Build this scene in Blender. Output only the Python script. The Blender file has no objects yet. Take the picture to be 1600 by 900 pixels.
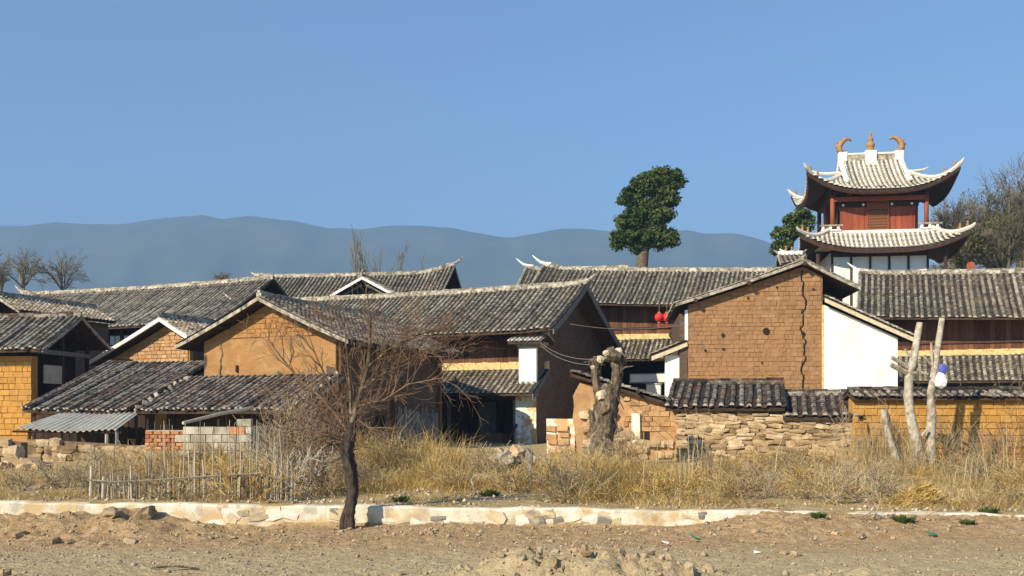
import bpy, math, random
import numpy as np
from mathutils import Vector, Matrix

# ------------------------------------------------------------------ camera, sky, sun, exposure
S = bpy.context.scene
COL = S.collection
PI = math.pi
R = math.radians
CAMZ, HOR, F = 1.8, 645.0, 1600.0
cam = bpy.data.objects.new('camera', bpy.data.cameras.new('camera'))
COL.objects.link(cam)
cam.location = (0, 0, CAMZ)
cam.rotation_euler = (R(90), 0, 0)
cam.data.sensor_width = 36
cam.data.lens = 36
cam.data.shift_y = (HOR - 450) / 1600
cam.data.clip_start = .1
cam.data.clip_end = 30000
S.camera = cam
S.render.resolution_x, S.render.resolution_y = 1024, 576

SUN_B, SUN_E = 44, 33                     # degrees left of straight behind the camera, elevation
W = bpy.data.worlds.new('World'); S.world = W; W.use_nodes = True
wn = W.node_tree.nodes; wl = W.node_tree.links
bg = wn['Background']
sky = wn.new('ShaderNodeTexSky'); sky.sky_type = 'NISHITA'; sky.sun_disc = False
sky.sun_elevation = R(SUN_E); sky.sun_rotation = R(180 + SUN_B)
sky.altitude = 2200; sky.air_density = 1.5; sky.dust_density = 0.0; sky.ozone_density = 8.0
wl.new(sky.outputs[0], bg.inputs[0]); bg.inputs[1].default_value = 0.113
sl = bpy.data.lights.new('sun', 'SUN'); sl.energy = 5.0; sl.angle = R(.5); sl.color = (1, .88, .68)
sun = bpy.data.objects.new('sun', sl); COL.objects.link(sun)
sd = Vector((-math.sin(R(SUN_B)) * math.cos(R(SUN_E)), -math.cos(R(SUN_B)) * math.cos(R(SUN_E)), math.sin(R(SUN_E))))
sun.rotation_euler = sd.to_track_quat('Z', 'Y').to_euler()
S.view_settings.view_transform = 'Standard'; S.view_settings.look = 'None'
S.view_settings.exposure = 0.54; S.view_settings.gamma = 1

# ------------------------------------------------------------------ helpers
def P(px, py, Y):
    return Vector(((px - 800) * Y / F, Y, CAMZ + (HOR - py) * Y / F))
def PX(px, Y): return (px - 800) * Y / F
def PZ(py, Y): return CAMZ + (HOR - py) * Y / F

def tag(o, label=None, cat=None, group=None, kind=None):
    if label: o['label'] = label
    if cat: o['category'] = cat
    if group: o['group'] = group
    if kind: o['kind'] = kind
    return o
def empty(name, loc, rz=0, label=None, cat=None, group=None):
    o = bpy.data.objects.new(name, None); COL.objects.link(o)
    o.location = loc; o.rotation_euler = (0, 0, rz); o.empty_display_size = .3
    return tag(o, label, cat, group)
def link(name, me, parent=None, loc=(0, 0, 0), rot=(0, 0, 0), scale=None):
    o = bpy.data.objects.new(name, me); COL.objects.link(o)
    o.location = loc; o.rotation_euler = rot
    if scale is not None: o.scale = scale
    if parent: o.parent = parent
    return o

class MB:
    def __init__(s): s.v = []; s.f = []; s.r = []; s.m = []
    def add(s, vs, fs, r=0., m=0):
        b = len(s.v); s.v.extend(vs)
        for f in fs:
            s.f.append([b + i for i in f]); s.r.append(r); s.m.append(m)
        return b
    def box(s, c, size, rot=None, r=0., m=0, jit=0, rng=random):
        hx, hy, hz = size[0] / 2, size[1] / 2, size[2] / 2
        vs = []
        for z in (-hz, hz):
            for x, y in ((-hx, -hy), (hx, -hy), (hx, hy), (-hx, hy)):
                p = Vector((x, y, z))
                if jit: p += Vector((rng.uniform(-jit, jit), rng.uniform(-jit, jit), rng.uniform(-jit, jit)))
                if rot is not None: p = rot @ p
                vs.append(tuple(p + Vector(c)))
        s.add(vs, [(3, 2, 1, 0), (4, 5, 6, 7), (0, 1, 5, 4), (1, 2, 6, 5), (2, 3, 7, 6), (3, 0, 4, 7)], r, m)
    def b2(s, x0, x1, y0, y1, z0, z1, r=0., m=0, jit=0):
        s.box(((x0 + x1) / 2, (y0 + y1) / 2, (z0 + z1) / 2), (abs(x1 - x0), abs(y1 - y0), abs(z1 - z0)), None, r, m, jit)
    def tube(s, pts, rad, sides=5, r=0., m=0, caps=True, flat=1.):
        pts = [Vector(p) for p in pts]; n = len(pts)
        if not hasattr(rad, '__len__'): rad = [rad] * n
        vs = []; up = None
        for i, p in enumerate(pts):
            d = (pts[min(i + 1, n - 1)] - pts[max(i - 1, 0)])
            if d.length < 1e-9: d = Vector((0, 0, 1))
            d.normalize()
            if up is None:
                up = Vector((0, 0, 1)) if abs(d.z) < .9 else Vector((1, 0, 0))
            a = d.cross(up)
            if a.length < 1e-6: a = d.orthogonal()
            a.normalize(); b = a.cross(d); up = b
            for k in range(sides):
                t = 2 * PI * k / sides
                vs.append(tuple(p + a * math.cos(t) * rad[i] + b * math.sin(t) * rad[i] * flat))
        fs = []
        for i in range(n - 1):
            for k in range(sides):
                k2 = (k + 1) % sides
                fs.append((i * sides + k, i * sides + k2, (i + 1) * sides + k2, (i + 1) * sides + k))
        if caps:
            fs.append(tuple(range(sides))[::-1]); fs.append(tuple((n - 1) * sides + k for k in range(sides)))
        s.add(vs, fs, r, m)
    def lathe(s, prof, c=(0, 0, 0), n=12, r=0., m=0):
        vs = []; fs = []
        for (rad, z) in prof:
            for k in range(n):
                t = 2 * PI * k / n
                vs.append((c[0] + rad * math.cos(t), c[1] + rad * math.sin(t), c[2] + z))
        for i in range(len(prof) - 1):
            for k in range(n):
                k2 = (k + 1) % n
                fs.append((i * n + k, i * n + k2, (i + 1) * n + k2, (i + 1) * n + k))
        fs.append(tuple(range(n))[::-1]); fs.append(tuple((len(prof) - 1) * n + k for k in range(n)))
        s.add(vs, fs, r, m)
    def mesh(s, name, mats, smooth=False):
        me = bpy.data.meshes.new(name)
        me.from_pydata(s.v, [], s.f); me.update()
        if not isinstance(mats, (list, tuple)): mats = [mats]
        for m in mats: me.materials.append(m)
        if len(mats) > 1: me.polygons.foreach_set('material_index', s.m)
        a = me.attributes.new('rnd', 'FLOAT', 'FACE'); a.data.foreach_set('value', s.r)
        if smooth: me.polygons.foreach_set('use_smooth', [True] * len(s.f))
        return me
    def build(s, name, mats, parent=None, loc=(0, 0, 0), rot=(0, 0, 0), smooth=False):
        return link(name, s.mesh(name, mats, smooth), parent, loc, rot)

def np_mesh(name, V, Fq, mats, rnd=None, smooth=False):
    """V (n,3); Fq list of (k,m) int arrays."""
    me = bpy.data.meshes.new(name)
    loops = np.concatenate([f.ravel() for f in Fq]).astype(np.int32)
    tot = np.concatenate([np.full(len(f), f.shape[1], np.int32) for f in Fq])
    st = np.concatenate([[0], np.cumsum(tot)[:-1]]).astype(np.int32)
    me.vertices.add(len(V)); me.vertices.foreach_set('co', V.astype(np.float32).ravel())
    me.loops.add(len(loops)); me.loops.foreach_set('vertex_index', loops)
    me.polygons.add(len(tot)); me.polygons.foreach_set('loop_start', st)
    me.update(calc_edges=True)
    if not isinstance(mats, (list, tuple)): mats = [mats]
    for m in mats: me.materials.append(m)
    if rnd is not None:
        a = me.attributes.new('rnd', 'FLOAT', 'FACE'); a.data.foreach_set('value', rnd.astype(np.float32))
    if smooth: me.polygons.foreach_set('use_smooth', [True] * len(tot))
    me.validate()
    return me

def vnoise(x, y, seed=0):
    x = np.asarray(x, float); y = np.asarray(y, float)
    xi = np.floor(x).astype(np.int64); yi = np.floor(y).astype(np.int64)
    fx = x - xi; fy = y - yi
    fx = fx * fx * (3 - 2 * fx); fy = fy * fy * (3 - 2 * fy)
    def h(a, b):
        n = (a * 374761393 + b * 668265263 + seed * 974634777) & 0xffffffff
        n = ((n ^ (n >> 13)) * 1274126177) & 0xffffffff
        return ((n ^ (n >> 16)) & 0xffff) / 65535.0
    return (h(xi, yi) * (1 - fx) + h(xi + 1, yi) * fx) * (1 - fy) + (h(xi, yi + 1) * (1 - fx) + h(xi + 1, yi + 1) * fx) * fy
def fbm(x, y, seed=0, o=4):
    t = 0; a = .5
    for i in range(o):
        t = t + a * vnoise(x * 2 ** i, y * 2 ** i, seed + i); a *= .5
    return t
def sst(a, b, x):
    t = np.clip((np.asarray(x, float) - a) / (b - a), 0, 1); return t * t * (3 - 2 * t)

# ------------------------------------------------------------------ materials
def mat(name, ramp, scale=4., detail=6., rough=.92, brnd=0., bobj=0., bump=.25, bscale=40., stretch=(1, 1, 1),
        stain=None, spec=.25, contrast=1., pale=None, trans=None):
    m = bpy.data.materials.new(name); m.use_nodes = True
    nt = m.node_tree; N = nt.nodes; L = nt.links
    b = N['Principled BSDF']; b.inputs['Roughness'].default_value = rough
    b.inputs['Specular IOR Level'].default_value = spec
    geo = N.new('ShaderNodeNewGeometry')
    mp = N.new('ShaderNodeMapping'); mp.inputs['Scale'].default_value = stretch
    L.new(geo.outputs['Position'], mp.inputs[0])
    nz = N.new('ShaderNodeTexNoise'); nz.inputs['Scale'].default_value = scale; nz.inputs['Detail'].default_value = detail
    nz.inputs['Roughness'].default_value = .62
    L.new(mp.outputs[0], nz.inputs['Vector'])
    def math_(op, a, bb, c=None):
        n = N.new('ShaderNodeMath'); n.operation = op
        for i, q in enumerate((a, bb, c)):
            if q is None: continue
            if isinstance(q, (int, float)): n.inputs[i].default_value = q
            else: L.new(q, n.inputs[i])
        return n.outputs[0]
    fac = math_('MULTIPLY_ADD', nz.outputs[0], contrast, .5 - .5 * contrast)
    at = None
    if brnd or pale:
        at = N.new('ShaderNodeAttribute'); at.attribute_name = 'rnd'
    if brnd:
        cl = math_('MINIMUM', at.outputs['Fac'], 1.)
        fac = math_('MULTIPLY_ADD', cl, brnd, math_('SUBTRACT', fac, brnd / 2))
    if bobj:
        oi = N.new('ShaderNodeObjectInfo')
        fac = math_('MULTIPLY_ADD', oi.outputs['Random'], bobj, math_('SUBTRACT', fac, bobj / 2))
    cr = N.new('ShaderNodeValToRGB'); L.new(fac, cr.inputs[0])
    el = cr.color_ramp.elements
    while len(el) < len(ramp): el.new(.5)
    for e, (p, c) in zip(el, ramp): e.position = p; e.color = (*c, 1)
    out = cr.outputs[0]
    def mixc(f, a, col):
        mx = N.new('ShaderNodeMix'); mx.data_type = 'RGBA'
        if isinstance(f, (int, float)): mx.inputs[0].default_value = f
        else: L.new(f, mx.inputs[0])
        L.new(a, mx.inputs[6]); mx.inputs[7].default_value = (*col, 1); return mx.outputs[2]
    if stain:
        for (sc, col, lo, hi, amt, *st) in stain:
            mp2 = N.new('ShaderNodeMapping'); mp2.inputs['Scale'].default_value = st[0] if st else (1, 1, 1)
            mp2.inputs['Location'].default_value = (sc * 3.1, sc, 7)
            L.new(geo.outputs['Position'], mp2.inputs[0])
            n2 = N.new('ShaderNodeTexNoise'); n2.inputs['Scale'].default_value = sc; n2.inputs['Detail'].default_value = 5
            L.new(mp2.outputs[0], n2.inputs['Vector'])
            mr = N.new('ShaderNodeMapRange'); mr.inputs[1].default_value = lo; mr.inputs[2].default_value = hi
            mr.inputs[4].default_value = amt; mr.clamp = True
            L.new(n2.outputs[0], mr.inputs[0]); out = mixc(mr.outputs[0], out, col)
    if pale:
        g = math_('GREATER_THAN', at.outputs['Fac'], 1.5); out = mixc(math_('MULTIPLY', g, .8), out, pale)
    L.new(out, b.inputs['Base Color'])
    if bump:
        n3 = N.new('ShaderNodeTexNoise'); n3.inputs['Scale'].default_value = bscale; n3.inputs['Detail'].default_value = 4
        L.new(mp.outputs[0], n3.inputs['Vector'])
        bp = N.new('ShaderNodeBump'); bp.inputs['Strength'].default_value = bump; bp.inputs['Distance'].default_value = .03
        L.new(n3.outputs[0], bp.inputs['Height']); L.new(bp.outputs[0], b.inputs['Normal'])
    if trans:
        tr = N.new('ShaderNodeBsdfTranslucent'); L.new(out, tr.inputs[0])
        ms = N.new('ShaderNodeMixShader'); ms.inputs[0].default_value = trans
        L.new(b.outputs[0], ms.inputs[1]); L.new(tr.outputs[0], ms.inputs[2])
        L.new(ms.outputs[0], N['Material Output'].inputs[0])
    return m

M = {}
TR = [(.15, (.022, .019, .016)), (.36, (.075, .064, .05)), (.54, (.18, .155, .118)), (.72, (.31, .275, .205)), (.9, (.50, .455, .35))]
M['tile'] = mat('grey_clay_tile', TR, 7, brnd=.62, bobj=.16, bump=.3, bscale=50, pale=(.60, .54, .42), contrast=.9,
                stain=[(.9, (.20, .16, .07), .56, .7, .4), (2.3, (.035, .03, .026), .56, .72, .7)])
M['tile_dark'] = mat('dark_weathered_tile', [(.18, (.02, .017, .015)), (.4, (.06, .05, .041)), (.62, (.15, .125, .098)), (.85, (.34, .30, .24))], 7,
                     brnd=.62, bobj=.2, bump=.3, bscale=50, pale=(.45, .41, .35), contrast=1.1,
                     stain=[(1.7, (.16, .07, .035), .57, .68, .55), (3., (.02, .018, .016), .55, .7, .6)])
M['tile_shade'] = mat('shaded_tile', [(.18, (.014, .012, .010)), (.42, (.038, .032, .026)), (.64, (.085, .07, .056)), (.88, (.22, .19, .155))], 7, brnd=.62, bobj=.2, pale=(.35, .31, .26), stain=[(2.5, (.10, .05, .03), .57, .68, .5)])  # tiles darkened to carry the earth house slope's shade under grazing sun
M['tile_pale'] = mat('pale_tile', [(.12, (.10, .09, .07)), (.5, (.46, .43, .35)), (.8, (.68, .64, .54))], 5, brnd=.6, contrast=.6, bobj=.2, pale=(.8, .77, .68))
M['lime'] = mat('old_lime_mortar', [(.25, (.15, .13, .10)), (.5, (.33, .295, .225)), (.75, (.56, .51, .41))], 6, brnd=.35, contrast=1.3, stain=[(5, (.06, .055, .045), .55, .68, .8)])
M['white'] = mat('white_plaster', [(.3, (.74, .72, .66)), (.7, (.84, .82, .77))], 2, bump=.1, stain=[(1.4, (.62, .55, .38), .55, .72, .6, (1, 1, .5)), (.7, (.72, .66, .5), .5, .7, .5)])
M['yellow'] = mat('yellow_limewash', [(.25, (.42, .30, .11)), (.6, (.66, .52, .24)), (.85, (.78, .68, .42))], 6)
M['stainplaster'] = mat('stained_plaster', [(.3, (.74, .68, .5)), (.6, (.84, .82, .72))], 2, stain=[(1.8, (.55, .30, .09), .48, .56, .85), (4., (.35, .2, .08), .57, .65, .6)])
M['orange'] = mat('orange_rammed_earth', [(.2, (.24, .125, .045)), (.5, (.325, .18, .07)), (.8, (.41, .245, .105))], 1.6, bump=.35, bscale=22, stretch=(1, 1, 2.4),
                  stain=[(.9, (.36, .175, .05), .5, .68, .6), (5, (.18, .085, .03), .58, .72, .6, (1, 1, 3)), (2.4, (.42, .28, .14), .58, .7, .5)])
M['adobe'] = mat('brown_adobe', [(.2, (.22, .118, .052)), (.5, (.30, .168, .08)), (.8, (.38, .225, .118))], 3, bobj=.22, bump=.35, bscale=26, stain=[(.6, (.35, .185, .075), .5, .7, .5), (3, (.19, .10, .05), .6, .75, .4)])
M['adobe_core'] = mat('adobe_joint', [(.3, (.225, .12, .054)), (.7, (.325, .18, .088))], 5, bump=.4)
M['cream'] = mat('cream_limewash', [(.25, (.40, .33, .2)), (.6, (.60, .52, .35)), (.85, (.74, .68, .52))], 6)
M['adobe_shade'] = mat('grey_brown_adobe', [(.2, (.06, .038, .026)), (.5, (.11, .072, .049)), (.8, (.17, .115, .08))], 3, bobj=.3, bump=.4, bscale=20, stretch=(1, 1, 2))  # grey-brown adobe, darkened further to deepen the shade on walls
M['ochre'] = mat('ochre_mud_brick', [(.2, (.38, .19, .04)), (.5, (.49, .255, .058)), (.8, (.58, .335, .09))], 3, bobj=.25, bump=.35, bscale=24, stain=[(.7, (.36, .2, .07), .52, .7, .55)])
M['ochre_core'] = mat('ochre_joint', [(.3, (.36, .185, .042)), (.7, (.50, .27, .07))], 5)
M['tan'] = mat('tan_adobe', [(.2, (.30, .17, .075)), (.5, (.44, .26, .12)), (.8, (.56, .36, .18))], 4, bobj=.35, bump=.4, bscale=20)
M['stone'] = mat('tan_rubble_stone', [(.2, (.20, .135, .07)), (.45, (.35, .245, .13)), (.65, (.45, .33, .19)), (.85, (.58, .46, .30))], 5, bobj=.5, bump=.5, bscale=25)
M['mortar'] = mat('mud_mortar', [(.3, (.13, .085, .045)), (.7, (.25, .17, .09))], 6, bump=.4)
M['kerbm'] = mat('cream_mortar', [(.2, (.48, .42, .29)), (.5, (.66, .60, .46)), (.8, (.78, .74, .62))], 4, bump=.3, bscale=30, contrast=1.2, stain=[(2.2, (.50, .33, .13), .5, .62, .75), (6, (.25, .18, .1), .58, .7, .6), (3.5, (.38, .34, .27), .55, .64, .7)])
M['kerbs'] = mat('kerb_stone', [(.2, (.22, .20, .17)), (.38, (.48, .38, .22)), (.6, (.62, .50, .32)), (.8, (.72, .66, .54))], 4, bobj=.9, bump=.4)
M['block'] = mat('concrete_block', [(.2, (.26, .225, .155)), (.5, (.42, .38, .28)), (.8, (.55, .51, .40))], 6, bobj=.45, bump=.4, contrast=1.3, stain=[(2.2, (.20, .15, .09), .52, .7, .6)])
M['brick'] = mat('orange_brick', [(.2, (.34, .13, .05)), (.5, (.48, .20, .085)), (.8, (.58, .30, .15))], 8, bobj=.5)
M['wood'] = mat('dark_old_wood', [(.2, (.022, .014, .010)), (.5, (.05, .032, .022)), (.8, (.09, .06, .042))], 6, bobj=.3, stretch=(1, 1, .15), bump=.2)
M['plank'] = mat('brown_plank', [(.2, (.07, .028, .014)), (.5, (.14, .06, .03)), (.8, (.21, .10, .052))], 6, bobj=.4, stretch=(3, 3, .3), bump=.2)
M['greywood'] = mat('grey_weathered_wood', [(.2, (.10, .095, .085)), (.5, (.18, .17, .155)), (.8, (.28, .265, .24))], 6, bobj=.3, stretch=(1, 1, 1))
M['redwood'] = mat('red_lacquer_wood', [(.2, (.16, .035, .015)), (.5, (.26, .06, .025)), (.8, (.34, .09, .04))], 6, bobj=.2, stretch=(3, 3, .3), rough=.6)
M['lattice'] = mat('brown_lattice', [(.3, (.17, .055, .022)), (.7, (.26, .095, .04))], 8, rough=.7)
M['gold'] = mat('gilt_clay', [(.3, (.24, .12, .045)), (.7, (.44, .26, .11))], 8, rough=.6)
M['dark'] = mat('recess_shade', [(.3, (.010, .008, .007)), (.7, (.028, .022, .018))], 4)  # near-black colour stands in for the shade inside openings, cracks and recesses
M['sheet'] = mat('cement_sheet', [(.2, (.36, .33, .25)), (.5, (.53, .49, .39)), (.8, (.64, .60, .50))], 3, bump=.15, stain=[(3, (.25, .22, .17), .58, .75, .6)])
M['bark'] = mat('dark_bark', [(.2, (.02, .015, .012)), (.5, (.05, .037, .028)), (.8, (.11, .085, .065))], 14, bump=.9, bscale=30, stretch=(1, 1, .4))
M['barkgrey'] = mat('grey_bark', [(.25, (.04, .028, .018)), (.5, (.115, .084, .054)), (.75, (.25, .195, .13))], 12, contrast=1.6, bump=1., bscale=25, stretch=(1, 1, .35))
M['barkpale'] = mat('pale_bark', [(.2, (.22, .185, .135)), (.5, (.40, .35, .27)), (.8, (.58, .53, .43))], 9, bump=.4, bscale=25, contrast=1.3, stain=[(4, (.14, .11, .075), .52, .66, .7), (9, (.10, .08, .055), .58, .7, .6)])
M['cutwood'] = mat('fresh_cut_wood', [(.3, (.50, .40, .26)), (.7, (.68, .58, .42))], 9)
M['twig'] = mat('grey_twig', [(.2, (.20, .15, .085)), (.8, (.44, .35, .22))], 4, bump=0, brnd=.4)
M['twigred'] = mat('brown_twig', [(.2, (.10, .06, .036)), (.8, (.24, .155, .10))], 4, bump=0, brnd=.4)
M['twigfar'] = mat('far_twig', [(.2, (.10, .085, .06)), (.8, (.20, .175, .125))], .8, bump=0)
M['stick'] = mat('bleached_stick', [(.2, (.16, .13, .09)), (.5, (.32, .275, .20)), (.8, (.48, .43, .33))], 5, bobj=.7, bump=.2)
M['leaf'] = mat('cypress_leaf', [(.15, (.025, .048, .010)), (.5, (.06, .10, .02)), (.85, (.15, .19, .045))], .5, bump=0, brnd=.5, trans=.15, rough=.7)
M['leafo'] = mat('olive_leaf', [(.15, (.05, .06, .02)), (.85, (.14, .13, .045))], .5, bump=0, brnd=.5, trans=.2)
M['grass'] = mat('golden_dry_grass', [(.15, (.30, .185, .055)), (.45, (.54, .37, .12)), (.7, (.68, .50, .19)), (.95, (.78, .62, .32))], .9, bump=0, brnd=.55, trans=.4)
M['weed'] = mat('grey_dry_weed', [(.15, (.25, .175, .075)), (.5, (.47, .355, .175)), (.85, (.64, .51, .29))], .9, bump=0, brnd=.55, trans=.35)
M['straw'] = mat('pale_straw', [(.15, (.34, .26, .13)), (.85, (.60, .50, .31))], .9, bump=0, brnd=.5, trans=.15)
M['green'] = mat('green_weed', [(.15, (.035, .07, .015)), (.85, (.09, .14, .035))], 3, bump=0, brnd=.5, trans=.2)
M['pebble'] = mat('road_pebble', [(.2, (.25, .19, .115)), (.55, (.38, .30, .19)), (.9, (.60, .52, .38))], 2, brnd=.7, bobj=.5)
M['clod'] = mat('dry_clod', [(.2, (.20, .145, .08)), (.5, (.33, .25, .15)), (.8, (.43, .345, .225))], 8, bobj=.4, bump=.5, bscale=40)
M['plasticw'] = mat('white_plastic', [(.3, (.72, .72, .72)), (.7, (.82, .82, .82))], 4, rough=.5)
M['plasticb'] = mat('blue_plastic', [(.3, (.05, .07, .33)), (.7, (.09, .11, .45))], 4, rough=.5)
M['plasticg'] = mat('green_plastic', [(.3, (.02, .16, .10)), (.7, (.06, .28, .18))], 4, rough=.4)
M['red'] = mat('red_silk', [(.3, (.50, .02, .012)), (.7, (.68, .04, .03))], 4, rough=.6)
M['cable'] = mat('grey_cable', [(.3, (.20, .17, .14)), (.7, (.3, .26, .22))], 4)
M['hill'] = mat('forested_hill', [(.25, (.035, .055, .03)), (.5, (.06, .08, .045)), (.8, (.14, .12, .08))], .006, bump=0)
def glass_mat():
    m = bpy.data.materials.new('old_window_glass'); m.use_nodes = True
    b = m.node_tree.nodes['Principled BSDF']; b.inputs['Base Color'].default_value = (.09, .12, .15, 1)
    b.inputs['Roughness'].default_value = .12; b.inputs['Specular IOR Level'].default_value = .9
    return m
M['glass'] = glass_mat()

def ground_mat():
    m = bpy.data.materials.new('dry_dirt'); m.use_nodes = True
    nt = m.node_tree; N = nt.nodes; L = nt.links; b = N['Principled BSDF']
    b.inputs['Roughness'].default_value = .95; b.inputs['Specular IOR Level'].default_value = .15
    geo = N.new('ShaderNodeNewGeometry')
    def noise(sc, det=6):
        n = N.new('ShaderNodeTexNoise'); n.inputs['Scale'].default_value = sc; n.inputs['Detail'].default_value = det
        n.inputs['Roughness'].default_value = .65
        L.new(geo.outputs['Position'], n.inputs['Vector']); return n.outputs[0]
    def ramp(f, els):
        c = N.new('ShaderNodeValToRGB'); L.new(f, c.inputs[0]); e = c.color_ramp.elements
        while len(e) < len(els): e.new(.5)
        for q, (p, col) in zip(e, els): q.position = p; q.color = (*col, 1)
        return c.outputs[0]
    def mix(f, a, bb):
        x = N.new('ShaderNodeMix'); x.data_type = 'RGBA'; L.new(f, x.inputs[0]); L.new(a, x.inputs[6]); L.new(bb, x.inputs[7]); return x.outputs[2]
    def rng(f, a, bb, c=0., d=1.):
        x = N.new('ShaderNodeMapRange'); x.clamp = True; L.new(f, x.inputs[0])
        for i, q in enumerate((a, bb, c, d)): x.inputs[i + 1].default_value = q
        return x.outputs[0]
    def add(a, bb, op='ADD'):
        x = N.new('ShaderNodeMath'); x.operation = op; L.new(a, x.inputs[0])
        if isinstance(bb, (int, float)): x.inputs[1].default_value = bb
        else: L.new(bb, x.inputs[1])
        return x.outputs[0]
    grey = ramp(noise(9), [(.3, (.29, .22, .115)), (.5, (.43, .335, .19)), (.7, (.54, .435, .265))])
    red = ramp(noise(7), [(.3, (.25, .155, .07)), (.5, (.38, .255, .13)), (.7, (.50, .37, .21))])
    ter = ramp(noise(5), [(.3, (.27, .19, .085)), (.5, (.42, .315, .155)), (.7, (.54, .42, .23))])
    sep = N.new('ShaderNodeSeparateXYZ'); L.new(geo.outputs['Position'], sep.inputs[0])
    yw = add(sep.outputs[1], add(noise(.8, 4), 4., 'MULTIPLY'))
    c = mix(rng(yw, 14.6, 16.2), grey, red)
    c = mix(rng(add(sep.outputs[1], add(noise(1.5), .8, 'MULTIPLY')), 16.45, 16.7), c, ter)
    L.new(c, b.inputs['Base Color'])
    bp = N.new('ShaderNodeBump'); bp.inputs['Strength'].default_value = 1.; bp.inputs['Distance'].default_value = .06
    L.new(noise(16, 10), bp.inputs['Height']); L.new(bp.outputs[0], b.inputs['Normal'])
    return m
M['ground'] = ground_mat()

# ------------------------------------------------------------------ ground and hills
def kerb_top(x): return .30 - .012 * np.clip(np.asarray(x, float), -9, 9)
def gz(x, y):
    x = np.asarray(x, float); y = np.asarray(y, float)
    kt = kerb_top(x)
    near = sst(60, 20, np.abs(x)) * sst(60, 25, y) * sst(-30, 5, y)
    road = .05 * (fbm(x * .7, y * .9, 3) - .47) * near + .035 * (fbm(x * 2.6, y * 2.6, 9) - .47) * near
    rough = sst(.42, .62, fbm(x * .45, y * .8, 21)) * sst(13.2, 14.6, y)
    road = road + near * (.07 * rough * (np.abs(fbm(x * 4.5, y * 4.5, 31) - .47) * 3) + .03 * (vnoise(x * 12, y * 12, 5) - .5) * (.4 + 1.2 * vnoise(x * .6, y * .9, 77)) + .035 * (vnoise(x * 5.5, y * 5.5, 6) - .5) * vnoise(x * .8, y * 1.1, 78))
    # berms of loose earth against the low wall
    bl = sst(-4.2, -6.8, x) * .19 * (.6 + .8 * vnoise(x * 1.3, y * .3, 8)); bl = bl + .11 * np.exp(-((x + 5.65) / .42) ** 2) + .08 * np.exp(-((x + 6.1) / .25) ** 2)
    br = sst(2.2, 4.3, x) * (kt - .05)
    br = np.maximum(br, .06 * np.exp(-((x + .9) / .8) ** 2) + .02)
    road = road + near * sst(-2.5, -5, x) * sst(13.4, 14.8, y) * (.09 * (vnoise(x * 3.4, y * 3.4, 91) - .45) + .07 * (vnoise(x * 8, y * 8, 92) - .5))
    road = road + bl * sst(14.5, 15.9, y) + br * sst(15.0 - .9 * sst(2, 4, x), 15.85, y)
    # mound of dug earth
    d = np.sqrt(((x - .75) / 1.75) ** 2 + ((y - 11.1) / .75) ** 2)
    mound = sst(1.15, .25, d)
    rid = 1 - np.abs(vnoise(x * 5, y * 5, 41) - .5) * 2
    road = road + mound * (.20 + .24 * (fbm(x * 2.4, y * 2.4, 44) - .35) + .10 * (rid - .5) + .13 * (vnoise(x * 10, y * 10, 45) - .5) + .06 * (vnoise(x * 19, y * 19, 46) - .5))
    d2 = np.sqrt(((x - 3.9) / .9) ** 2 + ((y - 11.2) / .4) ** 2)
    road = road + sst(1.1, .3, d2) * .07 * (.6 + rid)
    ter = kt - .015 + .012 * np.clip(y - 16.2, 0, 12) + .05 * (fbm(x * .9, y * .9, 55) - .47)
    ter = ter + .06 * sst(1, 3, x) * sst(17, 20, y)
    t = sst(16.06, 16.2, y)
    z = road * (1 - t) + ter * t
    far = sst(36, 70, np.hypot(x, y)); z = z * (1 - far) + .42 * far
    return z

def axis(parts):
    a = []
    for lo, hi, n, geo in parts:
        if geo: t = np.geomspace(abs(lo), abs(hi), n) * (1 if lo > 0 else -1)
        else: t = np.linspace(lo, hi, n)
        a.append(t)
    return np.unique(np.concatenate(a))
xs = axis([(-4600, -15, 26, True), (-15, -10, 20, False), (-10, 10, 400, False), (10, 15, 20, False), (15, 4600, 26, True)])
ys = axis([(-60, 8, 20, False), (8, 10.4, 20, False), (10.4, 16.4, 160, False), (16.4, 40, 80, False), (40, 4600, 30, True)])
GX, GY = np.meshgrid(xs, ys)
GZ = gz(GX, GY)
nx, ny = len(xs), len(ys)
idx = np.arange(nx * ny).reshape(ny, nx)
q = np.stack([idx[:-1, :-1], idx[:-1, 1:], idx[1:, 1:], idx[1:, :-1]], -1).reshape(-1, 4)
g = link('ground', np_mesh('ground', np.stack([GX, GY, GZ], -1).reshape(-1, 3), [q], M['ground'], smooth=True))
tag(g, kind='structure')

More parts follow.
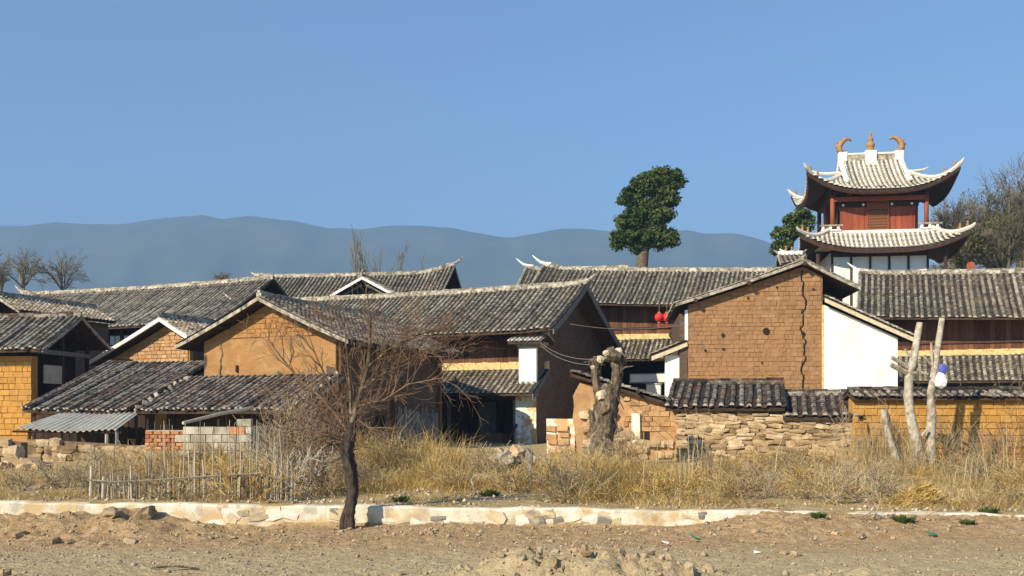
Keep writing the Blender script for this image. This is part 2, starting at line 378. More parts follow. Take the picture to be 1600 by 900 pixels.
prof = [(-1200, 360), (-600, 352), (-250, 358), (0, 352), (60, 353), (100, 347), (150, 352), (210, 350), (260, 341), (320, 335), (352, 342), (390, 338), (450, 345), (520, 356), (565, 358),
        (610, 353), (660, 354), (710, 357), (760, 366), (800, 371), (860, 360), (910, 356), (960, 361), (1010, 370), (1060, 360), (1100, 366), (1140, 362),
        (1180, 374), (1215, 388), (1300, 405), (1450, 415), (1700, 400), (2200, 380), (3000, 400)]
def hills():
    px = np.linspace(-1200, 3000, 420); yy = np.linspace(2300, 4300, 60)
    HX, HY = np.meshgrid(px, yy)
    X = (HX - 800) * 3400 / F
    crest = (HOR - np.interp(HX, [p[0] for p in prof], [p[1] for p in prof])) * 3400 / F
    t = np.where(HY < 3400, sst(2300, 3400, HY), sst(4500, 3400, HY))
    sp = np.abs(fbm(X / 260, HY / 500, 5) - .47) * 2
    Z = crest * t ** 1.1 - sp * 150 * (t * (1.02 - t)) * 3 - 3 + 5 * vnoise(X / 40, HY / 40, 6) * t
    n1, n2 = HX.shape
    ix = np.arange(n1 * n2).reshape(n1, n2)
    qq = np.stack([ix[:-1, :-1], ix[:-1, 1:], ix[1:, 1:], ix[1:, :-1]], -1).reshape(-1, 4)
    tag(link('hills', np_mesh('hills', np.stack([X, HY, Z], -1).reshape(-1, 3), [qq], M['hill'], smooth=True)), kind='structure')
hills()

# the air between here and the hills
mb = MB(); mb.b2(-6000, 6000, -120, 5200, -4, 760)
hz = bpy.data.materials.new('valley_haze'); hz.use_nodes = True
hz.node_tree.nodes.clear()
vo = hz.node_tree.nodes.new('ShaderNodeOutputMaterial'); pv = hz.node_tree.nodes.new('ShaderNodeVolumePrincipled')
pv.inputs['Color'].default_value = (.40, .66, 1.0, 1); pv.inputs['Density'].default_value = 0.00034
pv.inputs['Anisotropy'].default_value = 0.
hz.node_tree.links.new(pv.outputs[0], vo.inputs['Volume'])
tag(mb.build('haze', hz), 'thin blue valley haze over the whole village and hills', 'haze', kind='stuff')

# ------------------------------------------------------------------ tiled roofs
rowcache = {}
def row_mesh(run, rise, c, sp, m, rng, tl=.21, rad=None, key=None, endpale=True):
    """one column of cover tiles with the pan tiles beside it; x across, -y down the slope"""
    k = (round(run, 3), round(rise, 3), c, sp, m.name, key)
    if k in rowcache: return rowcache[k]
    rad = rad or sp * .29
    mb = MB(); sl = math.hypot(run, rise); n = max(2, round(sl / tl))
    def pt(t): return Vector((0, -run * t, -rise * ((1 + c) * t - c * t * t)))
    def frame(t):
        d = (pt(min(t + .02, 1.05)) - pt(t - .02)).normalized(); nrm = Vector((0, -d.z, d.y))
        if nrm.z < 0: nrm = -nrm
        return d, nrm
    cw = rng.uniform(-.01, .01)
    for i in range(n):
        t0 = i / n; t1 = min((i + 1.25) / n, 1 + .25 / n)
        rr = .5 + .5 * rng.random(); jx = rng.uniform(-.012, .012) + cw * math.sin(i * .7); jh = rng.uniform(-.006, .008)
        a, b = pt(t0), pt(t1); d, nr = frame((t0 + t1) / 2)
        vs = []; fs = []
        for (p, up, rd) in ((a, .012, rad * .94), (b, .045 + jh, rad)):
            for s in range(5):
                an = PI * s / 4
                vs.append(tuple(p + Vector((jx + rd * math.cos(an), 0, 0)) + nr * (up + rd * 1.05 * math.sin(an))))
        for s in range(4): fs.append((s, s + 1, 5 + s + 1, 5 + s))
        mb.add(vs, fs, rr)
        mb.add(vs[5:], [(4, 3, 2, 1, 0)], 2. if (i == n - 1 and endpale) else rr * .6)
        # pan tile, coloured darker for the shade between the covers
        rr = rng.random() * .3; xo = sp / 2; hw = sp * .38
        vs = []
        for (p, up) in ((a, -.012), (b, .016 + jh)):
            for s in (-1, -.4, .4, 1):
                vs.append(tuple(p + Vector((xo + hw * s + jx * .5, 0, 0)) + nr * (up + .045 * s * s)))
        for s in (-1, -.4, .4, 1):
            vs.append(tuple(b + Vector((xo + hw * s + jx * .5, 0, 0)) + nr * (-.014 + jh + .045 * s * s)))
        mb.add(vs, [(0, 4, 5, 1), (1, 5, 6, 2), (2, 6, 7, 3), (4, 8, 9, 5), (5, 9, 10, 6), (6, 10, 11, 7)], rr)
    me = mb.mesh('tile_row', m); rowcache[k] = me
    return me

def roof(parent, loc, rotz, x0, x1, fr, ba=None, c=.14, sp=.26, rfn=None, tile='tile', rows='f', cap=True, ends=(0, 0), verge=(None, None),
         name='roof', seed=0, nvar=5, jit=1., capm='lime', capw=.2, caph=.09, tl=.21, wood='wood', horn='lime', deck=.09, rafters=None, skip=None):
    """ridge along local x; front slope falls to -y, back slope to +y"""
    rng = random.Random(seed * 77 + 5)
    rfn = rfn or (lambda x: 0.)
    m = M[tile]
    def prof_(side, t):
        run, rise = (fr if side < 0 else ba)
        return side * run * t, -rise * ((1 + c) * t - c * t * t)
    # deck
    T = [1, .8, .6, .4, .2]
    line = [prof_(-1, t) for t in T] + [(0, 0)] + ([prof_(1, t) for t in T[::-1]] if ba else [])
    n = max(3, int((x1 - x0) / .7)); mb = MB(); k = len(line); vs = []
    for i in range(n + 1):
        x = x0 + (x1 - x0) * i / n
        for (y, z) in line: vs.append((x, y, z + rfn(x) - .025))
        for (y, z) in line: vs.append((x, y, z + rfn(x) - .025 - deck))
    fs = []
    for i in range(n):
        A = i * 2 * k; B = A + 2 * k
        for j in range(k - 1):
            fs.append((A + j, B + j, B + j + 1, A + j + 1)); fs.append((A + k + j, A + k + j + 1, B + k + j + 1, B + k + j))
        fs.append((A, A + k, B + k, B)); fs.append((A + k - 1, B + k - 1, B + 2 * k - 1, A + 2 * k - 1))
    for A in (0, n * 2 * k):
        for j in range(k - 1): fs.append((A + j, A + j + 1, A + k + j + 1, A + k + j))
    mb.add(vs, fs)
    ro = mb.build(name, M[wood], parent, loc, (0, 0, rotz))
    # rows
    nr = max(1, round((x1 - x0) / sp)); sp_ = (x1 - x0) / nr
    for side, ch in ((-1, 'f'), (1, 'b')):
        if side > 0 and not ba: continue
        run, rise = fr if side < 0 else ba
        if ch in rows:
            for i in range(nr):
                x = x0 + sp_ * (i + .5)
                if skip and skip(x): continue
                if side > 0: x = x + 0
                me = row_mesh(run, rise, c, sp, m, rng, tl, key=(i if nvar == 0 else rng.randrange(nvar)))
                dx = rng.uniform(-.012, .012) * jit
                link('tile_row', me, ro, (x - side * -1 * 0 + dx - (sp * .25 if side < 0 else -sp * .25), rng.uniform(-.02, .02) * jit, rfn(x) + rng.uniform(-.004, .012) * jit),
                     (0, rng.uniform(-.012, .012) * jit, (0 if side < 0 else PI) + rng.uniform(-.006, .006) * jit), (1, 1, 1 + rng.uniform(-.012, .012) * jit))
        else:
            mb = MB(); ns = nr * 4; vs = []; fs = []
            for i in range(ns + 1):
                x = x0 + (x1 - x0) * i / ns
                for t in (0, .25, .5, .75, 1):
                    y, z = prof_(side, t); vs.append((x, y, z + rfn(x) + .04 + .05 * math.cos(2 * PI * i / 4)))
            for i in range(ns):
                for j in range(4): fs.append((i * 5 + j, i * 5 + j + 1, i * 5 + 6 + j, i * 5 + 5 + j))
            mb.add(vs, fs, .4); tag(mb.build('far_slope_tiles', m, ro), kind='stuff')
    # ridge cap
    if cap:
        mb = MB(); x = x0
        while x < x1:
            w = min(rng.uniform(.28, .42), x1 - x + .02); z = rfn(x + w / 2)
            mb.box((x + w / 2, rng.uniform(-.012, .012), z + caph / 2 + .02), (w * .99, capw, caph + .1), Matrix.Rotation(-math.atan((rfn(x + w) - rfn(x)) / w), 3, 'Y') @ Matrix.Rotation(rng.uniform(-.03, .03), 3, 'Z'), rng.random(), 0, .012, rng)
            mb.box((x + w / 2, rng.uniform(-.012, .012), z + caph + .105 + rng.uniform(-.012, .012)), (w * .97, capw * .55, .08), Matrix.Rotation(-math.atan((rfn(x + w) - rfn(x)) / w), 3, 'Y'), rng.random() * .7, 0, .015, rng)
            x += w
        mb.build('ridge_cap', M[capm], ro)
        for (xe, sgn, h) in ((x0, -1, ends[0]), (x1, 1, ends[1])):
            if h:
                mb = MB(); z = rfn(xe) + caph
                pts = [(xe - sgn * .5, 0, z - .04), (xe - sgn * .1, 0, z + .0), (xe + sgn * .15 * h, 0, z + .08 * h), (xe + sgn * .36 * h, 0, z + .24 * h), (xe + sgn * .6 * h, 0, z + .46 * h)]
                mb.tube(pts, [.09, .10, .085, .06, .02], 6, .6)
                mb.build('ridge_horn', M[horn], ro)
    # verge boards / plaster strips
    for xe, vk, sgn in ((x0, verge[0], -1), (x1, verge[1], 1)):
        if not vk: continue
        for side in ((-1, 1) if ba else (-1,)):
            mb = MB(); vs = []
            up, dn, th, mm, nm = {'board': (-.03, -.30, .05, 'greywood', 'barge_board'), 'plaster': (.0, -.13, .07, 'lime', 'verge_strip'),
                                  'white': (.03, -.14, .08, 'white', 'verge_strip'), 'yellow': (-.08, -.26, .05, 'cream', 'verge_strip')}[vk]
            for t in (0, .2, .4, .6, .8, 1):
                y, z = prof_(side, t); z += rfn(xe)
                for (dx, dz) in ((0, up), (th, up), (th, dn), (0, dn)): vs.append((xe + sgn * dx, y, z + dz))
            fs = []
            for i in range(5):
                for j in range(4): fs.append((i * 4 + j, i * 4 + (j + 1) % 4, i * 4 + 4 + (j + 1) % 4, i * 4 + 4 + j))
            fs += [(0, 1, 2, 3), (23, 22, 21, 20)]
            mb.add(vs, fs, .5); mb.build(nm, M[mm], ro)
    if rafters:
        run, rise = fr; n = int((x1 - x0) / rafters)
        for i in range(n):
            x = x0 + (i + .5) * (x1 - x0) / n
            y1, z1 = prof_(-1, 1.0); y0, z0 = prof_(-1, .5)
            mb = MB(); mb.tube([(0, y0, z0 - .14), (0, y1 * .985, z1 - .14)], .045, 4, .5)
            key = ('raf', round(run, 3), round(rise, 3))
            if key not in rowcache: rowcache[key] = mb.mesh('rafter', M['wood'])
            link('rafter', rowcache[key], ro, (x, 0, rfn(x)))
    return ro

def sag(x0, x1, s, e0=0, e1=0, tilt=0, p=1.6):
    L = x1 - x0
    def f(x):
        q_ = (x - x0) / L
        return -s * 4 * q_ * (1 - q_) + e0 * max(0, 1 - (x - x0) / p) ** 2 + e1 * max(0, 1 - (x1 - x) / p) ** 2 + tilt * (q_ - .5)
    return f

# ------------------------------------------------------------------ walls, bricks, stones
def rough_wall(parent, name, x0, x1, y, th, z0, top, m, amp=.02, fr=2.2, seed=0, cell=.3, axis='x', rag=(0, 0)):
    """wall standing in the local xz plane (axis x) or yz plane (axis y); front at y, thickness th away"""
    nx_ = max(2, int((x1 - x0) / cell)); nz = 14
    tf = top if callable(top) else (lambda x: top)
    vs = []
    for s in (0, 1):
        for i in range(nx_ + 1):
            x = x0 + (x1 - x0) * i / nx_; tz = tf(x)
            for j in range(nz + 1):
                z = z0 + (tz - z0) * j / nz
                n_ = float(fbm(np.array(x * fr + seed * 7.3), np.array(z * fr + seed), seed, 3)) - .45
                xx = x
                if i == 0: xx += rag[0] * (float(vnoise(np.array(z * 2.5), np.array(seed + .5), 3)) - .5) * 2
                if i == nx_: xx += rag[1] * (float(vnoise(np.array(z * 2.5), np.array(seed + 9.5), 4)) - .5) * 2
                yy = y + (n_ * amp * 2 if s == 0 else th)
                vs.append((xx, yy, z) if axis == 'x' else (-yy, xx, z))
    K = nz + 1; Bk = (nx_ + 1) * K; fs = []
    for i in range(nx_):
        for j in range(nz):
            a = i * K + j
            fs.append((a, a + K, a + K + 1, a + 1)); fs.append((Bk + a, Bk + a + 1, Bk + a + K + 1, Bk + a + K))
        a = i * K + nz; fs.append((a, a + K, Bk + a + K, Bk + a))
    for i in (0, nx_):
        for j in range(nz):
            a = i * K + j; fs.append((a, a + 1, Bk + a + 1, Bk + a))
    mb = MB(); mb.add(vs, fs, .5)
    return mb.build(name, M[m] if isinstance(m, str) else m, parent)

brickm = {}
def brick_meshes(m, n=9, ch=.07, jit=.05):
    if m in brickm: return brickm[m]
    out = []; rng = random.Random(len(brickm) + 11)
    for k in range(n):
        vs = []; J = lambda a: rng.uniform(-a, a)
        for (y, s) in ((.5, .5), (-.32, .5), (-.5, .5 - ch * .6)):
            sz = .5 - ch if y == -.5 else .5
            for (a, b) in ((-1, -1), (1, -1), (1, 1), (-1, 1)):
                vs.append((a * s + J(jit * .6), y + J(jit * .8), b * sz + J(jit)))
        fs = [(8, 9, 10, 11)]
        for L_ in (0, 4):
            for j in range(4): fs.append((L_ + j, L_ + 4 + j, L_ + 4 + (j + 1) % 4, L_ + (j + 1) % 4)[::-1])
        mb = MB(); mb.add(vs, fs, rng.random()); out.append(mb.mesh('brick', M[m]))
    brickm[m] = out
    return out
def fill_bricks(parent, x0, x1, z0, top, y, bw, bh, m, depth=.14, gap=.009, hole=None, crack=None, maxn=290, seed=0, name='brick', miss=0.):
    rng = random.Random(seed + 400); tf = top if callable(top) else (lambda x: top)
    ms = brick_meshes(m); items = []
    z = z0; r = 0
    while z < z0 + 12:
        h = bh * rng.uniform(.84, 1.16); x = x0 - (bw * .5 if r % 2 else 0) - rng.uniform(0, .06); any_ = False
        while x < x1:
            w = bw * rng.uniform(.62, 1.38); a, b = max(x, x0), min(x + w, x1); x += w
            segs = [(a, b)]
            if crack:
                cx = crack(z + h / 2)
                if cx and a < cx < b: segs = [(a, cx - .03), (cx + .03, b)]
            for (a, b) in segs:
                if b - a < .05: continue
                if z + h * .9 > min(tf(a), tf(b)):
                    continue
                any_ = True
                if hole and hole((a + b) / 2, z + h / 2): continue
                if rng.random() < miss: continue
                items.append(((a + b) / 2, z + h / 2, b - a - gap, h - gap))
        z += h; r += 1
        if not any_ and z > z0 + 1: break
    rng.shuffle(items)
    for (cx, cz, w, h) in items[:maxn]:
        link(name, ms[rng.randrange(len(ms))], parent, (cx, y + depth / 2 - .022 + rng.uniform(-.01, .01), cz), (rng.uniform(-.02, .02), rng.uniform(-.025, .025), rng.uniform(-.03, .03)), (w, depth, h))
    rest = items[maxn:]
    if rest:
        mb = MB()
        for (cx, cz, w, h) in rest: mb.box((cx, y + depth / 2 - .022, cz), (w, depth, h), None, rng.random(), 0, .01, rng)
        tag(mb.build('small_bricks', M[m], parent), kind='stuff')

stonem = {}
def stone_meshes(m, n=9, sph=.55, jit=.1):
    k_ = (m, sph)
    if k_ in stonem: return stonem[k_]
    out = []; rng = random.Random(len(stonem) * 5 + 3)
    for k in range(n):
        vid = {}; vs = []; fs = []
        def vert(p):
            key = tuple(round(c, 3) for c in p)
            if key not in vid:
                v = Vector(p); s = v.normalized() * .62
                v = v.lerp(s, sph) + Vector((rng.uniform(-jit, jit), rng.uniform(-jit, jit), rng.uniform(-jit, jit)))
                vid[key] = len(vs); vs.append(tuple(v))
            return vid[key]
        for ax in range(3):
            for sg in (-.5, .5):
                for a in (-.5, 0):
                    for b in (-.5, 0):
                        qd = []
                        for (da, db) in ((0, 0), (.5, 0), (.5, .5), (0, .5)):
                            p = [0, 0, 0]; p[ax] = sg; p[(ax + 1) % 3] = a + da; p[(ax + 2) % 3] = b + db; qd.append(vert(p))
                        fs.append(tuple(qd) if sg > 0 else tuple(qd[::-1]))
        mb = MB(); mb.add(vs, fs, rng.random()); out.append(mb.mesh('stone', M[m]))
    stonem[k_] = out
    return out
def fill_stones(parent, x0, x1, z0, top, y, aw, ah, m, depth=.22, seed=0, name='stone', sph=.45, maxn=290, tight=1.08, keep=1.):
    rng = random.Random(seed + 900); ms = stone_meshes(m, sph=sph); tf = top if callable(top) else (lambda x: top)
    z = z0; n = 0
    while n < maxn:
        h = ah * rng.uniform(.65, 1.5); x = x0 + rng.uniform(-.1, 0); any_ = False
        while x < x1:
            w = aw * rng.uniform(.5, 1.7); hh = h * rng.uniform(.75, 1.2); cx = x + w / 2; x += w
            if cx > x1 or cx < x0: continue
            cz = z + h / 2 + .02 * math.sin(cx * 3 + z * 5)
            if cz + hh * .3 > tf(cx): continue
            any_ = True
            if rng.random() > keep: continue
            link(name, ms[rng.randrange(len(ms))], parent, (cx, y + rng.uniform(-.03, .03), cz),
                 (rng.uniform(-.1, .1), rng.uniform(-.16, .16), rng.choice((0, PI)) + rng.uniform(-.15, .15)), (w * tight, depth, hh * tight)); n += 1
        z += h * .95
        if not any_ and z > z0 + .3: break

# ------------------------------------------------------------------ village houses
YA = R(-24)
def rtop(zr, vr, fr, ba, c=.14, d=.14):
    def f(v):
        t = (vr - v) / fr[0] if v < vr else (v - vr) / ba[0]
        rise = fr[1] if v < vr else ba[1]
        return zr - rise * ((1 + c) * t - c * t * t) - d
    return f
def bx(parent, name, x0, x1, y0, y1, z0, z1, m, jit=0.):
    mb = MB(); mb.b2(x0, x1, y0, y1, z0, z1, .5, 0, jit); return mb.build(name, M[m], parent)
unitc = {}
def unit(m, name='plank', n=4):
    k = (m, name)
    if k not in unitc:
        unitc[k] = []
        for i in range(n):
            mb = MB(); mb.box((0, 0, 0), (1, 1, 1), None, random.random(), 0, .02); unitc[k].append(mb.mesh(name, M[m]))
    return random.choice(unitc[k])
def planks(parent, x0, x1, y, z0, z1, w=.2, m='plank', name='plank', th=.04, gap=.012, rag=.0, axis='x', rng=random.Random(4)):
    n = max(1, round((x1 - x0) / w)); w = (x1 - x0) / n
    for i in range(n):
        cx = x0 + w * (i + .5); zt = z1 + rng.uniform(-rag, rag)
        o = link(name, unit(m, name), parent)
        if axis == 'x':
            o.location = (cx, y + rng.uniform(-.008, .008), (z0 + zt) / 2); o.scale = (w - gap, th, zt - z0)
        else:
            o.location = (y + rng.uniform(-.008, .008), cx, (z0 + zt) / 2); o.scale = (th, w - gap, zt - z0)

# --- long two-storey house with the deep eaves in the middle
def house_g():
    h = empty('timber_house', (1.05, 44.2, 0), YA, 'long timber house with dark adobe gable and white-capped pier beside its doorway', 'house')
    h.location = (1.086, 45.7, -.06); h.scale = (1.034,) * 3
    fr, ba, vr, zr = (4.25, 2.35), (5.7, 2.85), 3.95, 7.72
    roof(h, (0, vr, zr), 0, -19.6, .88, fr, ba, rfn=sag(-19.6, .88, .10, .12, .08), ends=(1.0, .75), verge=('plaster', 'board'), seed=1, rafters=.55, c=.14)
    tp = rtop(zr, vr, fr, ba)
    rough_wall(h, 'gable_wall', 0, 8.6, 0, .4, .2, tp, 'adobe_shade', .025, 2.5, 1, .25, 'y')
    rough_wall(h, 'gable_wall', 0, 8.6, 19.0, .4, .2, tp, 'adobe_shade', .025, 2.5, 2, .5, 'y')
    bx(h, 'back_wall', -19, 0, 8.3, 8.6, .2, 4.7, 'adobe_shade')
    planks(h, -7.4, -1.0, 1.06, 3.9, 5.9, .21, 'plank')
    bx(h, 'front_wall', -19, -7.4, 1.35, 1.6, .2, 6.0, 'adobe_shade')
    bx(h, 'floor_beam', -7.4, -1.0, .95, 1.03, 3.80, 3.98, 'plank')
    bx(h, 'eave_beam', -18.9, -.3, .25, .45, 5.02, 5.2, 'wood')
    # pier at the gable end
    mb = MB(); mb.b2(-.98, -.002, -.02, .1, .2, 2.55, .5); pl = mb.build('pier', M['stainplaster'], h); bx(h, 'pier_back', -.96, -.004, .1, 1.3, .2, 2.6, 'adobe_shade')
    mb = MB(); mb.b2(-.80, .016, -.05, .1, 2.56, 4.62, .5); mb.build('upper_pier', M['white'], h); bx(h, 'upper_pier_back', -.78, -.006, .1, 1.3, 2.61, 4.62, 'adobe_shade')
    cp = MB()
    for k, (o, z) in enumerate(((.03, 4.64), (.09, 4.72), (.16, 4.80))): cp.b2(-.82 - o, .03 + o, -.07 - o, 1.0, z, z + .08, .3 + .2 * k, 0, .012)
    cp.build('pier_cornice', M['lime'], h)
    pr = roof(h, (-.4, .45, 5.18), 0, -.8, .8, (.8, .3), (.7, .3), c=.1, sp=.2, tile='tile_pale', cap=True, capw=.16, caph=.1, name='pier_roof', seed=31, tl=.15)
    # pent roof over the door
    roof(h, (0, 1.05, 3.76), 0, -7.2, .12, (1.8, 1.12), None, c=.1, cap=True, capm='yellow', capw=.3, caph=.16, verge=(None, 'board'), name='pent_roof', seed=2, rafters=.5)
    for x in (-1.05, -4.3): bx(h, 'door_post', x - .07, x + .07, .05, .2, .2, 2.75, 'greywood')
    bx(h, 'lintel', -7.0, -.95, .04, .2, 2.36, 2.55, 'wood')
    bx(h, 'inner_wall', -7.2, -.9, 2.4, 2.6, .2, 3.7, 'wood')
    bx(h, 'inner_ceiling', -7.2, -.9, .3, 2.4, 3.3, 3.4, 'wood')
    d = bx(h, 'door', -3.9, -3.0, 2.3, 2.38, .5, 2.3, 'greywood'); bx(d, 'door_ring', -3.5, -3.4, 2.26, 2.3, 1.3, 1.42, 'gold')
    planks(h, -4.1, -1.2, .12, .2, .92, .42, 'plank', 'threshold_board', .06, .03)
    # slanting buttress and fallen boards at the pier foot
    mb = MB(); mb.tube([(-1.25, -.5, .35), (-.9, -.05, 1.3)], .06, 5); mb.build('prop', M['wood'], h)
house_g()

# --- orange gable house
OF = (-6.19, 36.0, 0)
def house_f():
    h = empty('earth_house', OF, YA, 'tall orange rammed-earth house with a bare gable above the lean-to roof', 'house')
    fr = ba = (3.8, 1.65); zr = 5.95
    roof(h, (-2.92, 0, zr), PI / 2, -.55, 8.05, fr, ba, c=.1, tile='tile_shade', rows='f', rfn=sag(-.55, 8.05, .08), ends=(.0, .4), verge=('plaster', 'plaster'), seed=3)
    tp = rtop(zr, -2.92, ba, fr, .1, .2)
    w = rough_wall(h, 'gable_wall', -5.85, 0, 0, .45, .2, tp, 'orange', .035, 1.6, 3, .2)
    fill_bricks(w, -5.7, -.1, 4.55, lambda x: tp(x) - .02, -.015, .30, .17, 'adobe_or', .08, seed=3, gap=.004)
    for x in (-4.7, -2.92, -1.1):
        zz = tp(x) + .02
        mb = MB(); mb.tube([(x, -.5, zz), (x, .3, zz)], .07, 6); mb.build('purlin_end', M['wood'], h)
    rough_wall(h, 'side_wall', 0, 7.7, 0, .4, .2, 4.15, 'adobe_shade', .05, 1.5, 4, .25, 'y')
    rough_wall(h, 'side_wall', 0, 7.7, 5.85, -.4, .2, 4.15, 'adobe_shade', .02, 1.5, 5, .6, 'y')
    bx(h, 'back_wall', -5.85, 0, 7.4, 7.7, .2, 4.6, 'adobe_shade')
    planks(h, 4.0, 7.6, .05, .3, 1.9, .17, 'greywood', 'board', .03, .03, .15, 'y')
    planks(h, .6, 3.3, .05, .3, 1.5, .2, 'wood', 'board', .03, .05, .2, 'y')
    for y in (.2, 3.9, 7.6): bx(h, 'post', .02, .14, y - .09, y + .09, .2, 4.2, 'plank')
    for cx_, za_, zb_, am in ((-5.05, 3.2, 4.35, .05), (-1.9, 3.6, 4.5, .07)):
        mb = MB(); pts = [(cx_ + am * math.sin(z * 5.1) + .03 * math.sin(z * 13), -.03, z) for z in np.linspace(za_, zb_, 14)]
        mb.tube(pts, [.006 + .016 * abs(math.sin(i * 1.3)) for i in range(14)], 4, flat=2.); mb.build('crack', M['mortar'], h)
    # small window hole, a dark block standing for its inner shade
    bx(h, 'vent', -4.35, -4.25, -.06, .1, 3.3, 3.55, 'dark')
M['adobe_or'] = mat('orange_adobe', [(.2, (.26, .125, .038)), (.5, (.345, .172, .055)), (.8, (.42, .225, .08))], 4, bobj=.25, bump=.35, bscale=24)
house_f()

def leanto(name, loc, x0, x1, fr, label, seed, **kw):
    h = empty(name, OF, YA, label, 'shed')
    roof(h, loc, 0, x0, x1, fr, None, c=.04, tile='tile_dark', cap=False, seed=seed, sp=.24, jit=2., **kw)
    ze = loc[2] - fr[1]; ye = loc[1] - fr[0]
    for x in np.linspace(x0 + .25, x1 - .25, 3):
        mb = MB(); mb.tube([(x, ye + .3, .2), (x + .03, ye + .32, ze)], .06, 6); mb.build('post', M['wood'], h)
    bx(h, 'eave_pole', x0, x1, ye + .22, ye + .32, ze - .12, ze - .03, 'greywood')
    planks(h, x0 + .2, x1 - .2, ye + 1.3, .2, ze + .3, .22, 'wood', 'board', .03, .01)  # dark boards added to deepen the shade under the eave
    return h
s2 = leanto('lean_to_shed', (0, -.04, 3.13), -6.45, .32, (2.8, 1.25), 'low shed with dark tiles leaning against the orange gable wall', 4, verge=('plaster', 'plaster'))
s1 = leanto('lean_to_shed', (0, 1.5, 3.86), -12.0, -6.6, (4.35, 1.95), 'shed with rust-flecked dark tiles in front of the small white-edged gable', 5, rfn=sag(-12, -6.6, .06, tilt=-.1))
# loose pale stones weighing down the joint between the two shed roofs
rng = random.Random(8)
for i, t in enumerate(np.linspace(.12, .98, 9)):
    y = -.04 - 2.8 * t; z = 3.13 - 1.25 * t
    o = link('roof_stone', rng.choice(stone_meshes('lime')), s2, (-6.3 + rng.uniform(-.08, .08), y, z + .1), (rng.random(), rng.random(), rng.random() * 3), (rng.uniform(.2, .34), rng.uniform(.14, .22), rng.uniform(.1, .16)))
for i in range(16):
    t = rng.uniform(.02, .95); x = rng.choice((rng.uniform(-6.2, 0), .22, .2, .25)); 
    link('roof_stone', rng.choice(stone_meshes('lime')), s2, (x, -.04 - 2.8 * t, 3.13 - 1.25 * t + .12), (rng.random(), rng.random(), rng.random() * 3), (rng.uniform(.1, .26), .14, .1))
# broken pole on the shed eave
mb = MB(); a, b = P(286, 661, 27.5), P(395, 637, 30.2); mb.tube([a, a.lerp(b, .5) + Vector((0, 0, .03)), b], [.045, .05, .05], 6)
tag(mb.build('pole', M['stick'], None), 'pale wooden pole leaning from the block wall up to the tiled shed eave', 'pole')

def house_e():
    h = empty('small_gable_house', (-15.1, 45, 0), YA, 'small tan brick house with white lime edges along its gable roof', 'house')
    fr, ba, zr = (1.55, .85), (4.2, 1.85), 5.92
    roof(h, (0, 0, zr), PI / 2, -.5, 2.9, fr, ba, c=.06, rows='f', verge=('white', None), seed=6, capw=.18, caph=.1, ends=(.35, 0))
    tp = rtop(zr, 0, ba, fr, .06, .2)
    w = rough_wall(h, 'gable_wall', -3.7, 1.15, .05, .35, .2, tp, 'ochre_core', .01, 2, 7, .25)
    fill_bricks(w, -3.65, 1.1, 3.4, tp, .02, .30, .16, 'tan', .12, seed=7)
    bx(h, 'side_wall', -3.7, -3.4, .3, 2.8, .2, 4.2, 'adobe_shade'); bx(h, 'side_wall', .85, 1.15, .3, 2.8, .2, 5.1, 'adobe_shade')
    for x in (-2.2, 0., .8):
        mb = MB(); mb.tube([(x, -.45, tp(x) + .06), (x, .2, tp(x) + .06)], .06, 6); mb.build('purlin_end', M['wood'], h)
house_e()

def house_d():
    h = empty('ochre_house', (-18.1, 43, 0), R(-5), 'ochre mud-brick house with an open dark timber gable', 'house')
    fr, ba, zr = (3.06, 1.55), (2.5, 1.15), 5.85
    roof(h, (0, 0, zr), 0, -9, 0, fr, ba, c=.1, tile='tile', seed=8, jit=2., cap=True, capm='tile_dark', capw=.16, caph=.06, rfn=sag(-9, 0, .05), verge=(None, 'plaster'))
    w = rough_wall(h, 'front_wall', -9, -.75, -2.42, .4, .2, 4.05, 'ochre_core', .01, 2, 9, .4)
    fill_bricks(w, -3.4, -.75, .9, 4.0, -2.45, .33, .22, 'ochre', .1, seed=9)
    fill_bricks(w, -9, -3.4, .9, 4.0, -2.45, .33, .22, 'ochre', .1, seed=10, maxn=0)
    bx(h, 'gable_infill', -1.5, -1.42, -2.0, 2.2, .2, 4.6, 'wood'); bx(h, 'side_wall', -1.0, -.72, -2.02, 2.2, .2, 2.4, 'ochre')
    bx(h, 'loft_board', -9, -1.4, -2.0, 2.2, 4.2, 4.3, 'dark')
    for y in (-2.0, 0, 2.1): bx(h, 'post', -.9, -.76, y - .07, y + .07, 2.2, rtop(zr, 0, fr, ba, .1)(y), 'wood')
    bx(h, 'tie_beam', -.92, -.74, -2.3, 2.3, 4.2, 4.38, 'greywood')
    bx(h, 'board', -.8, -.72, -1.5, -.2, 3.0, 3.75, 'sheet')
house_d()

def house_c():
    h = empty('corner_house', (-24.7, 50, 0), R(-20), 'house with lime-edged gable showing behind the ochre house roof', 'house')
    fr, ba, zr = (1.4, .75), (4.5, 2.2), 7.45
    roof(h, (0, 0, zr), PI / 2, -.5, 6, fr, ba, c=.1, rows='f', verge=('plaster', None), seed=10, ends=(.9, 0), horn='wood')
    tp = rtop(zr, 0, ba, fr, .1, .2)
    rough_wall(h, 'gable_wall', -3.8, .9, 0.5, .35, .2, tp, 'wood', .01, 2, 11, .4)
    bx(h, 'side_wall', .6, .9, .9, 6, .2, 6.6, 'adobe_shade')
house_c()

